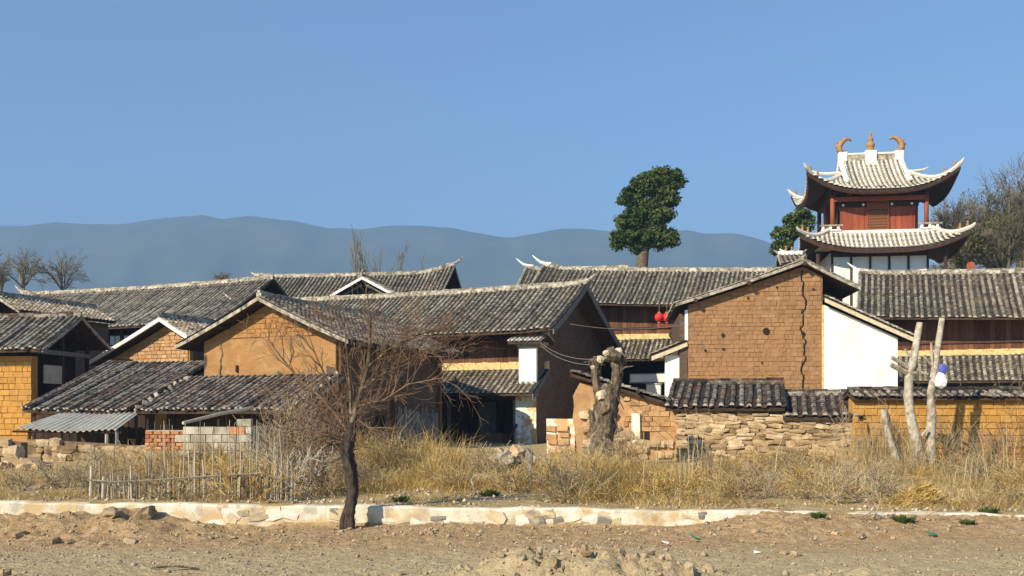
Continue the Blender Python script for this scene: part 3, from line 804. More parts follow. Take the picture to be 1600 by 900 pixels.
def house_a1():
    h = empty('long_tiled_house', (-16.1, 60, 0), YA, 'long lichen-grey tiled house with glazed upper windows under the eave', 'house')
    fr, ba, zr = (4.7, 2.75), (4.5, 2.7), 9.5
    roof(h, (0, 0, zr), 0, -17.6, 2.6, fr, ba, seed=12, rfn=sag(-17.6, 2.6, .12, .15, 0), ends=(1, 0), verge=('plaster', None), sp=.27, c=.16)
    tp = rtop(zr, 0, fr, ba)
    for x, yy in ((1.0, -.9), (-17.2, 17.6)): rough_wall(h, 'gable_wall', -3.5, 3.6, yy, .35, .2, tp, 'adobe_shade', .02, 2, 13, .5, 'y')
    bx(h, 'front_wall', -17.2, 2, -3.5, -3.3, .2, 5.55, 'plank'); bx(h, 'back_wall', -17.2, 2, 3.4, 3.6, .2, 7, 'adobe_shade')
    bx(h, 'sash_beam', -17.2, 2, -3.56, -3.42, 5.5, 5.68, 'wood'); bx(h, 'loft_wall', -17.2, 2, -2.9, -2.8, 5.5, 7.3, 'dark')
    for i in range(18):
        x = -17.1 + i * 1.06
        bx(h, 'post', x - .08, x + .08, -3.54, -3.4, 5.5, 7.0, 'wood')
        if i < 17:
            wn_ = bx(h, 'window', x + .1, x + .96, -3.47, -3.43, 5.68, 6.3, 'wood')
            for k in range(2): bx(wn_, 'pane', x + .15 + k * .41, x + .5 + k * .41, -3.485, -3.475, 5.74, 6.24, 'glass')
house_a1()

def house_a2():
    h = empty('ridge_house', (-4.04, 66.3, 0), R(-10), 'farther tiled house whose ridge curls up at its dark gable', 'house')
    fr, ba, zr = (4.6, 2.75), (4.6, 2.75), 10.85
    roof(h, (0, 0, zr), 0, -13.4, 0.3, fr, ba, seed=14, rfn=sag(-13.4, .3, .06, .1, .5, p=3.), ends=(.5, 1.0), verge=('plaster', 'plaster'), sp=.27, horn='lime')
    tp = rtop(zr, 0, fr, ba)
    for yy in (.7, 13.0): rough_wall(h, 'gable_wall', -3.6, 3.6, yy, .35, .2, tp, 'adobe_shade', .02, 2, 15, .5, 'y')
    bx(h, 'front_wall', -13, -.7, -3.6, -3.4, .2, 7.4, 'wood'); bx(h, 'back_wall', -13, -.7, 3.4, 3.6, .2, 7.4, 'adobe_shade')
house_a2()
def house_b():
    h = empty('porch_gable', (PX(566, 61.9), 61.9, -.07), R(-8), 'small white-edged roof gable between the two long ridges', 'gable')
    h.scale = (1.037,) * 3
    fr = ba = (1.95, 1.05); zr = 9.72
    roof(h, (0, 0, zr), PI / 2, 0, 5.5, fr, ba, c=.02, rows='f', verge=('white', None), seed=16, capw=.16, caph=.08, ends=(.25, 0))
    tp = rtop(zr, 0, ba, fr, .02, .16)
    rough_wall(h, 'gable_wall', -1.6, 1.6, .55, .3, .2, tp, 'dark', .0, 2, 17, .4)
    for s in (-1, 1):
        mb = MB(); mb.tube([(s * .1, .3, 9.32), (s * 1.5, .3, 8.58)], .07, 4); mb.build('rafter', M['lime'], h)
    bx(h, 'tie_beam', -1.7, 1.7, .22, .36, 8.5, 8.66, 'lime')
    for s in (-1, 1): bx(h, 'post', s * 1.5 - .1, s * 1.5 + .1, .2, .4, .2, 8.5, 'wood')
    mb = MB(); mb.lathe([(.05, 0), (.09, .1), (.05, .18), (.1, .3), (.03, .45)], (0, .05, 9.75), 8); mb.build('finial', M['lime'], h)
house_b()

def facade(name, label, loc, yaw, x0, x1, zr, fr, ba, seed, rf, horns, pl, sk, verge, wallv, low, sp=.26):
    h = empty(name, loc, yaw, label, 'house')
    roof(h, (0, 0, zr), 0, x0, x1, fr, ba, seed=seed, rfn=rf, ends=horns, verge=verge, sp=sp, rafters=.6, horn='white')
    tp = rtop(zr, 0, fr, ba)
    for yy in (-x1 + .7, -x0 - .7): rough_wall(h, 'gable_wall', wallv, ba[0] - .8, yy, .35, .2, tp, 'adobe_shade', .02, 2, seed, .5, 'y')
    bx(h, 'back_wall', x0 + .8, x1 - .8, ba[0] - 1.0, ba[0] - .8, .2, tp(ba[0] - .8) - .2, 'adobe_shade')
    (pa, pb, za, zb) = pl
    planks(h, pa, pb, wallv, za, zb, .24, 'plank')
    bx(h, 'rail', pa, pb, wallv - .1, wallv - .03, za + .55, za + .64, 'wood')
    bx(h, 'eave_beam', x0 + .8, x1 - .8, -fr[0] + .8, -fr[0] + 1.0, zr - fr[1] - .05, zr - fr[1] + .14, 'wood')
    (ztop, run, rise, sa, sb) = sk
    roof(h, (0, wallv - .06, ztop), 0, sa, sb, (run, rise), None, c=.08, cap=True, capm='yellow', capw=.26, caph=.12, name='pent_roof', seed=seed + 50, sp=sp, rafters=.6)
    bx(h, 'lower_wall', x0 + .8, x1 - .8, wallv + .9, wallv + 1.1, .2, ztop, 'dark')  # near-black wall colour carries the shade below the pent roof
    n = max(2, int((sb - sa) / 2.4))
    for i in range(n + 1):
        x = sa + .2 + (sb - sa - .4) * i / n
        mb = MB(); mb.tube([(x, wallv - run + .55, .2), (x, wallv - run + .55, ztop - rise)], .1, 8); mb.build('post', M['plank'], h)
    bx(h, 'lower_beam', sa, sb, wallv - run + .48, wallv - run + .62, ztop - rise - .22, ztop - rise - .04, 'wood')
    return h
HH = facade('courtyard_house', 'wide tiled house behind with red-brown plank gallery and two red lanterns', (7.5, 60, 0), R(-18), -5.9, 9.0, 10.1, (4.3, 2.35), (4.3, 2.4), 18,
       sag(-5.9, 9, .08, .25, 0, -.75), (1.15, 0), (-3.5, 8.2, 5.9, 8.2), (5.9, 1.7, 1.2, -3.6, 8.3), ('plaster', None), -3.1, None)
HK = facade('hall', 'broad tiled hall below the drum tower with timber gallery and yellow-edged pent roof', (23.2, 55, 0), R(-20), -4.3, 7.5, 9.25, (4.7, 2.75), (4.5, 2.7), 20,
       sag(-4.3, 7.5, .04, .12, 0, -.35), (1.05, 0), (-3.4, 6.8, 4.75, 6.9), (4.72, 1.75, 1.35, -3.5, 6.9), ('plaster', None), -3.3, None, .3)
# roof end peeping out behind the wide house
h = empty('far_house', (PX(822, 70), 70, 0), R(-14), 'far house of which only a curled white ridge end shows', 'house')
roof(h, (0, 0, PZ(424, 70)), 0, 0, 7, (4, 2.3), (4, 2.3), seed=22, rfn=sag(0, 7, .05, .3, 0), ends=(1.2, 0), verge=('plaster', None), horn='white', sp=.28)
bx(h, 'wall', .6, 6.6, -3, 3, .2, 8.8, 'adobe_shade')
h = empty('far_house', (PX(1216, 66), 66, 0), R(-6), 'far house whose white ridge end shows between brick gable and tower', 'house')
roof(h, (0, 0, PZ(398, 66)), 0, 0, 1.5, (1.2, .7), (1.2, .7), seed=23, ends=(.5, .5), verge=('plaster', None), horn='lime', capm='white', sp=.28)
bx(h, 'wall', .25, 1.25, -.8, .8, .2, 11.2, 'white')

# --- brown adobe gable house with the white lean-to
def house_i():
    h = empty('adobe_house', (7.79, 45.3, 0), R(-6), 'tall brown adobe-brick gable house with a long crack and putlog holes', 'house')
    zr = 8.42; xa = 4.97; fr, ba = (2.35, 1.2), (5.55, 1.82)
    roof(h, (xa, 0, zr), PI / 2, -.36, 7.5, fr, ba, c=.1, rows='fb', verge=('plaster', 'plaster'), seed=24, tile='tile', capw=.2, caph=.12, ends=(.3, .9))
    tp = rtop(zr, xa, ba, fr, .1, .24)
    rng = random.Random(3)
    ck = lambda z: 4.98 + .07 * math.sin(z * 3.1) + .05 * math.sin(z * 7.7 + 1) + .03 * math.sin(z * 17)
    holes = [(1.52, 5.22, .09, .12), (3.38, 5.38, .15, .15), (4.98, 5.25, .09, .12), (2.6, 6.85, .06, .06), (3.85, 7.3, .06, .06), (.75, 4.55, .07, .07), (1.55, 4.6, .07, .06), (5.4, 7.2, .06, .06), (.9, 3.2, .07, .06), (3.2, 4.0, .05, .05)]
    def hole(x, z):
        return False
    w = rough_wall(h, 'gable_wall', 0, 5.8, .04, .4, .2, lambda x: tp(x) + .03, 'adobe_core', .012, 2, 25, .25)
    fill_bricks(w, .03, 5.76, 2.5, tp, .02, .27, .19, 'adobe', .12, hole=hole, crack=ck, seed=25, gap=.006)
    for i, (x, z, a, b) in enumerate(holes):
        mb = MB(); n = 10 if i == 1 else 4
        mb.tube([(x, -.035 - .006, z), (x, .06, z)], a, n, flat=b / a); mb.build('putlog_hole', M['dark'], h)  # dark plugs on the brick face stand for the shade in the holes
    mb = MB(); pts = [(ck(z), -.012, z) for z in np.linspace(2.5, 8.05, 40)]
    mb.tube(pts, [.035 + .02 * rng.random() for _ in pts], 4, flat=.5); mb.build('crack', M['dark'], h)
    for x in (.3, 2.6, 4.97):
        mb = MB(); mb.tube([(x, -.5, tp(x) + .1), (x, .3, tp(x) + .1)], .1, 6); mb.build('purlin_end', M['wood'], h)
    bx(h, 'corner_strip', -.14, .0, .0, .3, 5.0, 6.35, 'white')
    rough_wall(h, 'side_wall', .1, 7, .02, .35, .2, 6.2, 'adobe_shade', .02, 2, 26, .5, 'y')
    rough_wall(h, 'recessed_wall', 5.8, 7.15, 2.4, .3, .2, lambda x: tp(x) - .05, 'adobe_shade', .03, 2, 27, .3)
    rough_wall(h, 'side_wall', .4, 7, -5.8, .35, .2, 7.3, 'adobe_shade', .02, 2, 28, .5, 'y')
    # little white side wing on the left
    h2 = empty('white_wing', (7.79, 45.3, 0), R(-6), 'narrow white plastered wall end with tiled coping left of the adobe gable', 'wall')
    bx(h2, 'wall', -1.0, -.16, .25, .6, .2, 4.35, 'white')
    roof(h2, (-.05, .35, 5.0), PI / 2, -.35, .75, (.02, .02), (1.55, .62), c=.05, rows='b', cap=False, verge=('yellow', None), seed=29)
    # white lean-to on the right
    h3 = empty('white_lean_to', (7.79, 45.3, 0), R(-6), 'white plastered lean-to with sloping tiled verge beside the adobe gable', 'shed')
    sl_ = 1.83 / 3.9; tp3 = lambda x: 6.72 - (x - 5.85) * sl_ - .22
    rough_wall(h3, 'wall', 5.83, 8.95, -.06, .35, .2, tp3, 'white', .015, 1, 30, .3)
    bx(h3, 'wall_edge', 5.76, 5.83, -.08, .3, .2, 6.5, 'yellow')
    roof(h3, (5.82, 0, 6.85), PI / 2, -.35, 5, (3.95, 3.95 * sl_), None, c=.02, rows='f', cap=False, verge=('yellow', None), seed=30)
    rough_wall(h3, 'side_wall', .3, 5, -8.95, .3, .2, 4.9, 'adobe_shade', .02, 2, 31, .4, 'y')
    bx(h3, 'bracket', 8.95, 9.6, -.2, -.05, 4.72, 4.86, 'wood'); 
house_i()

# --- stone shed, broken earth house, ochre wall
def front_sheds():
    h = empty('stone_shed', (PX(1060, 29.4), 29.4, 0), R(-14), 'low shed of tan rubble stone under grey tiles below the adobe gable', 'shed')
    w = rough_wall(h, 'wall', 0, 4.95, 0, .35, .1, lambda x: 1.98 - .05 * x, 'mortar', .02, 2, 32, .3)
    fill_stones(w, 0, 4.95, .25, lambda x: 1.93 - .05 * x, -.02, .30, .125, 'stone', .26, seed=33, maxn=285)
    roof(h, (0, 2.2, 2.68), 0, -.35, 2.95, (2.45, .72), None, c=.03, tile='tile_dark', cap=True, capm='tile_dark', capw=.15, caph=.03, seed=34, sp=.25, jit=2., verge=(None, None))
    roof(h, (0, 1.7, 2.32), 0, 2.9, 5.0, (1.95, .62), None, c=.03, tile='tile_dark', cap=True, capm='tile_dark', capw=.15, caph=.03, seed=35, sp=.25, jit=2.)
    bx(h, 'back_wall', 0, 4.9, 2.0, 2.3, .1, 2.2, 'adobe_shade'); bx(h, 'end_wall', -.05, .25, .3, 2.1, .1, 2.0, 'tan')
    e = empty('ruined_house', (PX(1060, 30), 30, 0), R(-3), 'crumbling earth house with slumped tile roof beside the pollarded trunk', 'house')
    tp = lambda x: 2.06 + (-x) * .235
    w = rough_wall(e, 'wall', -3.05, -.02, 0, .45, .1, lambda x: tp(x) - .05 if x > -2.95 else 2.3, 'tan', .07, 1.4, 36, .16, rag=(.14, 0))
    fill_bricks(w, -1.6, -.1, 1.25, lambda x: tp(x) - .12, -.03, .26, .14, 'tan', .12, seed=37, miss=.08, gap=.004)
    fill_stones(w, -2.8, -.2, .3, lambda x: 1.25 if x > -1.6 else 2.0, .0, .28, .16, 'stone', .24, seed=38, maxn=110, keep=.5)
    roof(e, (-3.15, .3, 2.98), PI / 2, -.5, 2.6, (3.3, .98), None, c=.05, tile='tile_dark', cap=False, seed=39, sp=.24, jit=2.5, verge=(None, None))
    for x in (-2.6, -1.9, -1.2, -.5):
        mb = MB(); mb.tube([(x, -.4, tp(x) + .06), (x, .5, tp(x) + .06)], .05, 5); mb.build('purlin_end', M['wood'], e)
    bx(e, 'plaster_patch', -1.36, -1.12, -.12, 0, .75, 1.78, 'stainplaster', .02)
    bx(e, 'niche', -1.0, -.86, -.045, .1, .8, 1.55, 'dark'); bx(e, 'end_wall', -.3, 0, .45, 2.3, .1, 1.9, 'adobe_shade')  # niche is a dark block giving the recess its shade
    bx(e, 'end_wall', -3.0, -2.7, .45, 2.3, .1, 2.5, 'adobe_shade')
    p = empty('plaster_stub', (PX(880, 30.5), 30.5, 0), R(-10), 'stub of plastered wall with exposed brick beside the dark gable', 'wall')
    bx(p, 'wall', -.5, .35, 0, .4, .2, 1.62, 'stainplaster', .02)
    for i in range(2):
        for k in range(3): link('brick', random.choice(brick_meshes('tan')), p, (-.3 + i * .3 + random.uniform(-.06, .06), .0 + random.uniform(-.02, .04), .9 + k * .2 + random.uniform(-.04, .04)), (0, random.uniform(-.1, .1), 0), (random.uniform(.2, .36), .14, random.uniform(.13, .2)))
    m = empty('ochre_wall', (PX(1333, 28), 28, 0), R(2), 'ochre mud-brick yard wall with a cap of curved grey tiles', 'wall')
    w = rough_wall(m, 'wall', 0, 8, 0, .35, .1, 2.2, 'ochre_core', .015, 2, 40, .3)
    fill_bricks(w, 0, 5.6, .35, 2.17, -.02, .34, .175, 'ochre', .1, seed=41)
    fill_bricks(w, 5.6, 8, .35, 2.17, -.02, .34, .175, 'ochre', .1, seed=42, maxn=0)
    roof(m, (0, .17, 2.36), 0, -.1, 8, (.36, .14), (.36, .14), c=0, sp=.21, tile='tile_dark', seed=42, capw=.12, caph=.02, capm='tile_dark', tl=.19, deck=.05, jit=2.)
front_sheds()

# --- left foreground: block wall, stone walls, sheet shelter
b = empty('block_wall', (PX(225, 26), 26, 0), R(-3), 'grey concrete block wall with a patch of orange bricks behind the stick fence', 'wall')
top = lambda x: 1.4 if x < 2.3 else 1.62
bx(b, 'core', .02, 2.74, .07, .15, .1, 1.36, 'block')
rng = random.Random(5)
for r_ in range(7):
    x = 0 - (.19 if r_ % 2 else 0)
    while x < 2.76:
        a, c_ = max(0, x), min(2.76, x + .39); z = .25 + r_ * .2; x += .4
        if c_ - a < .08 or z + .1 > top((a + c_) / 2): continue
        if z > .82 and c_ < 1.15: continue
        mt = 'block' if not (r_ == 5 and 2.1 < a < 2.4) else 'brick'
        link('block', unit(mt, 'block'), b, ((a + c_) / 2, .09 + rng.uniform(-.008, .008), z + .1), (0, 0, rng.uniform(-.01, .01)), (c_ - a - .012, .18, .186))
for r_ in range(5):
    x = 0 - (.1 if r_ % 2 else 0)
    while x < 1.12:
        a, c_ = max(0, x), min(1.14, x + .22); x += .225
        if c_ - a < .05: continue
        link('brick', rng.choice(brick_meshes('brick')), b, ((a + c_) / 2, .09 + rng.uniform(-.02, .02), .9 + r_ * .098), (0, rng.uniform(-.05, .05), rng.uniform(-.08, .08)), (c_ - a - .02, .13, .078))
bx(b, 'return_wall', 2.58, 2.75, .2, 3.2, .1, 1.45, 'block')

w1 = empty('rubble_wall', (PX(42, 27), 27, 0), 0, 'low rubble wall of yellowish stones under the cement-sheet shelter', 'wall')
ww = rough_wall(w1, 'core', 0, 3.2, 0, .35, .1, lambda x: 1.1 - .06 * x, 'mortar', .02, 2, 43, .3)
fill_stones(ww, 0, 3.2, .3, lambda x: 1.12 - .06 * x, -.02, .25, .15, 'stone', .26, seed=44, maxn=120)
w2 = empty('boulder_wall', (PX(0, 25.5), 25.5, 0), 0, 'stack of larger square stones at the foot of the ochre wall', 'wall')
ww = rough_wall(w2, 'core', -2.2, .5, 0.05, .35, .1, lambda x: 1.1 - .1 * x, 'mortar', .02, 2, 45, .3)
fill_stones(ww, -2.2, .62, .3, lambda x: 1.16 - .12 * x, 0, .40, .2, 'stone', .35, seed=46, sph=.25, maxn=60)

def shelter():
    TL, TR, BL, BR = P(92, 647, 31), P(216, 646, 30.6), P(26, 669, 28.6), P(182, 671, 28.2)
    c0 = (BL + BR) / 2; c0.z = 0
    h = empty('sheet_shelter', c0, 0, 'lean-to shelter roofed with one pale corrugated cement sheet', 'shelter')
    mb = MB(); n = 96; vs = []; fs = []
    for dz in (0, -.012):
        for i in range(n + 1):
            s = i / n; wv = .028 * math.sin(2 * PI * i / 6)
            for j in range(7):
                t = j / 6; p = TL.lerp(TR, s).lerp(BL.lerp(BR, s), t) - c0
                p.z += wv + dz - .05 * math.sin(PI * s) * t + .02 * math.sin(s * 9)
                vs.append(tuple(p))
    K = (n + 1) * 7
    for i in range(n):
        for j in range(6):
            a = i * 7 + j; fs += [(a, a + 7, a + 8, a + 1), (K + a, K + a + 1, K + a + 8, K + a + 7)]
        fs.append((i * 7 + 6, i * 7 + 13, K + i * 7 + 13, K + i * 7 + 6))
    mb.add(vs, fs, .5); mb.build('corrugated_sheet', M['sheet'], h)
    for (px, py, Y, mm) in ((45, 672, 28.7, 'wood'), (166, 674, 28.4, 'stick'), (182, 674, 28.3, 'greywood'), (95, 655, 30.8, 'wood'), (212, 652, 30.4, 'wood')):
        q_ = P(px, py, Y) - c0; mb = MB(); mb.tube([(q_.x, q_.y, .2), (q_.x + .02, q_.y, q_.z + .04)], .05, 6); mb.build('post', M[mm], h)
    a, b_ = P(20, 674, 28.7) - c0, P(190, 676, 28.3) - c0; mb = MB(); mb.tube([a, b_], .035, 5); mb.build('front_pole', M['wood'], h)
    planks(h, TL.x - c0.x - .8, TR.x - c0.x, 31.2 - c0.y, .2, 1.7, .25, 'wood', 'board', .03)  # dark boards added behind to keep the shelter's interior in shade
shelter()

# --- low roadside wall with stones set in pale mortar
kb = empty('roadside_wall', (0, 16.08, 0), 0, 'low cream mortared stone wall along the dirt road', 'wall')
mb = MB(); n = 160; vs = []; fs = []
for i in range(n + 1):
    x = -14 + 28 * i / n; t = float(kerb_top(x)) + .012 * math.sin(x * 2.1) + .008 * math.sin(x * 7)
    y = .02 * math.sin(x * 1.7)
    for (yy, z) in ((y + .0, -.25), (y + .0, t - .03), (y + .03, t), (y + .24, t), (y + .26, -.25)): vs.append((x, yy, z))
for i in range(n):
    for j in range(4): fs.append((i * 5 + j, i * 5 + 5 + j, i * 5 + 6 + j, i * 5 + 1 + j))
mb.add(vs, fs, .5); wk = mb.build('mortar_core', M['kerbm'], kb)
rng = random.Random(12); x = -9.5
while x < 4.6:
    w_ = rng.uniform(.16, .5); k = float(kerb_top(x)); hh = rng.uniform(.1, .26)
    for _ in range(rng.choice((0, 1, 1, 2))):
        z = rng.uniform(.0, max(.03, k - hh * .55)); hh = rng.uniform(.08, .22); w_ = rng.uniform(.12, .42)
        link('stone', rng.choice(stone_meshes('kerbs', sph=.35)), kb, (x + w_ / 2, .02 * math.sin(x * 1.7) + .055, z), (rng.uniform(-.1, .1), rng.uniform(-.2, .2), rng.uniform(-.1, .1)), (w_, .13, hh))
    x += w_ * rng.uniform(.6, 1.)

# ------------------------------------------------------------------ the tower
def tower():
    T = empty('drum_tower', (25.2, 72, 0), R(-8), 'two-tiered tower pavilion with upswept pale tile roofs and red doors', 'tower')
    def hiproof(name, A, B, zt, ze, up, c, ai, bi, ridge=None):
        """ridge None: skirt roof round an inner rectangle; ridge=(xg, zg): hip-and-gable roof"""
        def zf(x, y):
            ax, ay = abs(x), abs(y)
            if ridge is None:
                qx = (ax - ai) / (A - ai); qy = (ay - bi) / (B - bi); d = max(qx, qy, 0)
                z = zt - (zt - ze) * ((1 + c) * d - c * d * d)
            else:
                xg, zg = ridge; qy = ay / B
                z = zt - (zt - ze) * ((1 + c) * qy - c * qy * qy)
                if ax > xg:
                    qx = (ax - xg) / (A - xg); z2 = zg - (zg - ze) * ((1 + c) * qx - c * qx * qx); z = min(z, z2)
            k = (ax / A) ** 3.2 * (ay / B) ** 3.2
            return z + up * k + .25 * up * ((ax / A) ** 4 if ay > B * .8 else (ay / B) ** 4 if ax > A * .8 else 0) * 0
        n1, n2 = 48, 36
        mb = MB(); vs = []; fs = []
        X = np.linspace(-A, A, n1 + 1); Y = np.linspace(-B, B, n2 + 1)
        def corner(x, y):   # sweep the corners outwards
            k = (abs(x) / A) ** 4 * (abs(y) / B) ** 4; return x * (1 + .05 * k), y * (1 + .05 * k)
        for dz in (-.06, -.26):
            for x in X:
                for y in Y:
                    a, b = corner(x, y); vs.append((a, b, zf(x, y) + dz))
        K = n2 + 1; BB = (n1 + 1) * K
        def inside(i, j):
            return ridge is None and abs((X[i] + X[i + 1]) / 2) < ai - .2 and abs((Y[j] + Y[j + 1]) / 2) < bi - .2
        for i in range(n1):
            for j in range(n2):
                if inside(i, j): continue
                a = i * K + j; fs += [(a, a + K, a + K + 1, a + 1), (BB + a, BB + a + 1, BB + a + K + 1, BB + a + K)]
        for i in range(n1):
            for j in (0, n2): a = i * K + j; fs.append((a, a + K, BB + a + K, BB + a))
        for j in range(n2):
            for i in (0, n1): a = i * K + j; fs.append((a, a + 1, BB + a + 1, BB + a))
        mb.add(vs, fs); ro = mb.build(name, M['wood'], T)
        # tile columns
        rng = random.Random(7); sp = .31
        def column(pts):
            mb = MB(); rr = .095
            for i in range(len(pts) - 1):
                a, b = Vector(pts[i]), Vector(pts[i + 1]); d = b - a; side = Vector((-d.y, d.x, 0))
                if side.length < 1e-6: continue
                side.normalize(); nr = side.cross(d).normalized()
                if nr.z < 0: nr = -nr
                v_ = []
                for (p, u_, rd) in ((a, -.01, rr * .93), (b + d * .12, .03, rr)):
                    for s in range(5):
                        an = PI * s / 4; v_.append(tuple(p + side * rd * math.cos(an) + nr * (u_ + rd * math.sin(an))))
                fs_ = [(s, s + 1, 6 + s, 5 + s) for s in range(4)]
                mb.add(v_, fs_, .55 + .45 * rng.random()); mb.add(v_[5:], [(0, 1, 2, 3, 4)], 2. if i == len(pts) - 2 else rng.random() * .5)
                # pan tile strip beside it, coloured dark as shade between the columns
                v_ = [tuple(a + side * .09 + nr * -.03), tuple(a + side * .23 + nr * -.03), tuple(b + side * .23 + nr * .0), tuple(b + side * .09 + nr * .0)]
                mb.add(v_, [(0, 1, 2, 3)], rng.random() * .1)
            mb.build('tile_row', M['tile_pale'], ro)
        for x in np.arange(-A + .15, A - .1, sp):
            for sgn in (-1, 1):
                if ridge is None:
                    q0 = max(0, (abs(x) - ai) / (A - ai)); y0 = bi + q0 * (B - bi)
                else:
                    ys_ = np.linspace(0, B, 60); ok = [y for y in ys_ if abs(x) <= ridge[0] or zf(x, y) >= zt - (zt - ze) * ((1 + c) * (y / B) - c * (y / B) ** 2) - 1e-4 + up * (abs(x) / A) ** 3.2 * (y / B) ** 3.2 - 1e-6]
                    if not ok: continue
                    y0 = ok[0]
                L_ = B - y0
                if L_ < .25: continue
                n = max(2, int(L_ / .26)); pts = []
                for k in range(n + 1):
                    y = y0 + L_ * k / n; a, b = corner(x, sgn * y); pts.append((a, b, zf(x, sgn * y)))
                if sgn < 0 or True: column(pts)
        for y in np.arange(-B + .15, B - .1, sp):
            for sgn in (-1, 1):
                if ridge is None:
                    q0 = max(0, (abs(y) - bi) / (B - bi)); x0 = ai + q0 * (A - ai)
                else:
                    xs_ = np.linspace(ridge[0] + .02, A, 60)
                    ok = [x for x in xs_ if zf(x, y) < zt - (zt - ze) * ((1 + c) * (abs(y) / B) - c * (abs(y) / B) ** 2) - 1e-4 + up * (x / A) ** 3.2 * (abs(y) / B) ** 3.2]
                    if not ok: continue
                    x0 = ok[0]
                L_ = A - x0
                if L_ < .25: continue
                n = max(2, int(L_ / .26)); pts = []
                for k in range(n + 1):
                    x = x0 + L_ * k / n; a, b = corner(sgn * x, y); pts.append((a, b, zf(sgn * x, y)))
                column(pts)
        # hips, eave boards
        for sx in (-1, 1):
            for sy in (-1, 1):
                pts = []
                for k in range(13):
                    t = k / 12
                    if ridge is None: x, y = sx * (ai + (A - ai) * t), sy * (bi + (B - bi) * t)
                    else:
                        x = sx * (ridge[0] + (A - ridge[0]) * t)
                        ys_ = np.linspace(0, B, 120); qx = (abs(x) - ridge[0]) / (A - ridge[0]); z2 = ridge[1] - (ridge[1] - ze) * ((1 + c) * qx - c * qx * qx)
                        y = sy * min(ys_, key=lambda yy: abs(zt - (zt - ze) * ((1 + c) * (yy / B) - c * (yy / B) ** 2) - z2))
                        if t == 1: y = sy * B
                    a, b = corner(x, y); pts.append(Vector((a, b, zf(x, y) + .16)))
                d = (pts[-1] - pts[-2]).normalized(); pts.append(pts[-1] + d * .12 + Vector((0, 0, .04))); pts.append(pts[-1] + d * .14 + Vector((0, 0, .08)))
                mb = MB(); mb.tube(pts, [.15] * 11 + [.14, .12, .1, .06], 6, .8); mb.build('hip_ridge', M['tile_pale'], ro)
                for k in (9, 11):
                    p = pts[k]; mb = MB(); mb.lathe([(.07, 0), (.11, .1), (.06, .22), (.09, .3), (.03, .4)], (p.x, p.y, p.z + .1), 6); mb.build('ridge_beast', M['gold'], ro)
        for (ax_, n) in (('x', 40), ('y', 30)):
            for sgn in (-1, 1):
                pts = []
                for k in range(n + 1):
                    t = -1 + 2 * k / n; x, y = (A * t, sgn * B) if ax_ == 'x' else (sgn * A, B * t)
                    a, b = corner(x, y); pts.append((a * .985, b * .985, zf(x, y) - .30))
                mb = MB(); mb.tube(pts, .06, 4, .5); mb.build('eave_board', M['plank'], ro)
        return ro, zf
    # lower storey
    bx(T, 'lower_wall', -3.15, 3.15, -3.0, 3.0, .2, 12.7, 'white')
    for x in np.linspace(-3.1, 3.1, 6): bx(T, 'wall_post', x - .07, x + .07, -3.07, -2.98, .2, 12.8, 'wood')
    bx(T, 'wall_beam', -3.2, 3.2, -3.09, -2.99, 12.35, 12.8, 'wood')
    for sx in (-1, 1):
        for y in (-3.9, 3.9):
            mb = MB(); mb.tube([(sx * 4.1, y * .9, .2), (sx * 4.1, y * .9, 12.7)], .13, 8); mb.build('outer_post', M['wood'], T)
    hiproof('lower_roof', 5.2, 4.3, 14.0, 12.75, 1.05, .35, 3.3, 3.1)
    # balcony plinth, walls, doors
    bx(T, 'plinth', -3.35, 3.35, -3.15, 3.15, 13.7, 14.12, 'white')
    for sx in (-1, 1):
        r_ = bx(T, 'parapet', sx * 3.2 - .65, sx * 3.2 + .65, -3.25, -3.1, 14.12, 14.2, 'white')
        for k in range(3): bx(r_, 'baluster', sx * 3.2 - .6 + k * .5, sx * 3.2 - .45 + k * .5, -3.22, -3.12, 14.2, 14.42, 'white')
        bx(r_, 'coping', sx * 3.2 - .75, sx * 3.2 + .75, -3.27, -3.08, 14.42, 14.52, 'lime')
    for sx in (-1, 1):
        for y in (-2.85, 0, 2.85):
            mb = MB(); mb.tube([(sx * 3.05, y, 14.1), (sx * 3.05, y, 16.6)], .15, 10); mb.build('column', M['redwood'], T, smooth=True)
    bx(T, 'tie_beam', -3.1, 3.1, -2.93, -2.77, 16.15, 16.42, 'redwood')
    bx(T, 'upper_wall', -2.55, 2.55, -2.0, 2.4, 14.1, 16.9, 'wood')
    bx(T, 'lintel', -2.7, 2.7, -2.25, -2.0, 15.85, 16.5, 'wood')
    for (a, b) in ((-2.35, -.82), (.85, 2.35)):
        d = bx(T, 'door', a, b, -2.2, -2.1, 14.1, 15.85, 'redwood')
        for k in range(4): bx(d, 'door_batten', a + .03 + k * (b - a) / 4, a + (k + 1) * (b - a) / 4 - .03, -2.225, -2.195, 14.12, 15.82, 'redwood')
        bx(T, 'door_jamb', a - .12, a - .01, -2.24, -2.06, 14.1, 15.9, 'lattice'); bx(T, 'door_jamb', b + .01, b + .12, -2.24, -2.06, 14.1, 15.9, 'redwood')
        for x in (a + .1, b - .1):
            mb = MB(); mb.tube([(x, -2.3, 16.0), (x, -2.25, 16.0)], .09, 8); mb.build('roundel', M['plasticw'], T)
    lt = bx(T, 'lattice_screen', -.7, .72, -2.3, -2.2, 14.1, 16.3, 'lattice')
    for k in range(10): bx(lt, 'slat', -.62, .64, -2.335, -2.30, 14.2 + k * .2, 14.27 + k * .2, 'plank')
    for x in (-.7, .66): bx(lt, 'stile', x, x + .07, -2.35, -2.30, 14.1, 16.3, 'redwood')
    ro, zf = hiproof('upper_roof', 4.7, 3.8, 19.55, 16.75, 1.35, .42, 0, 0, (2.0, 18.35))
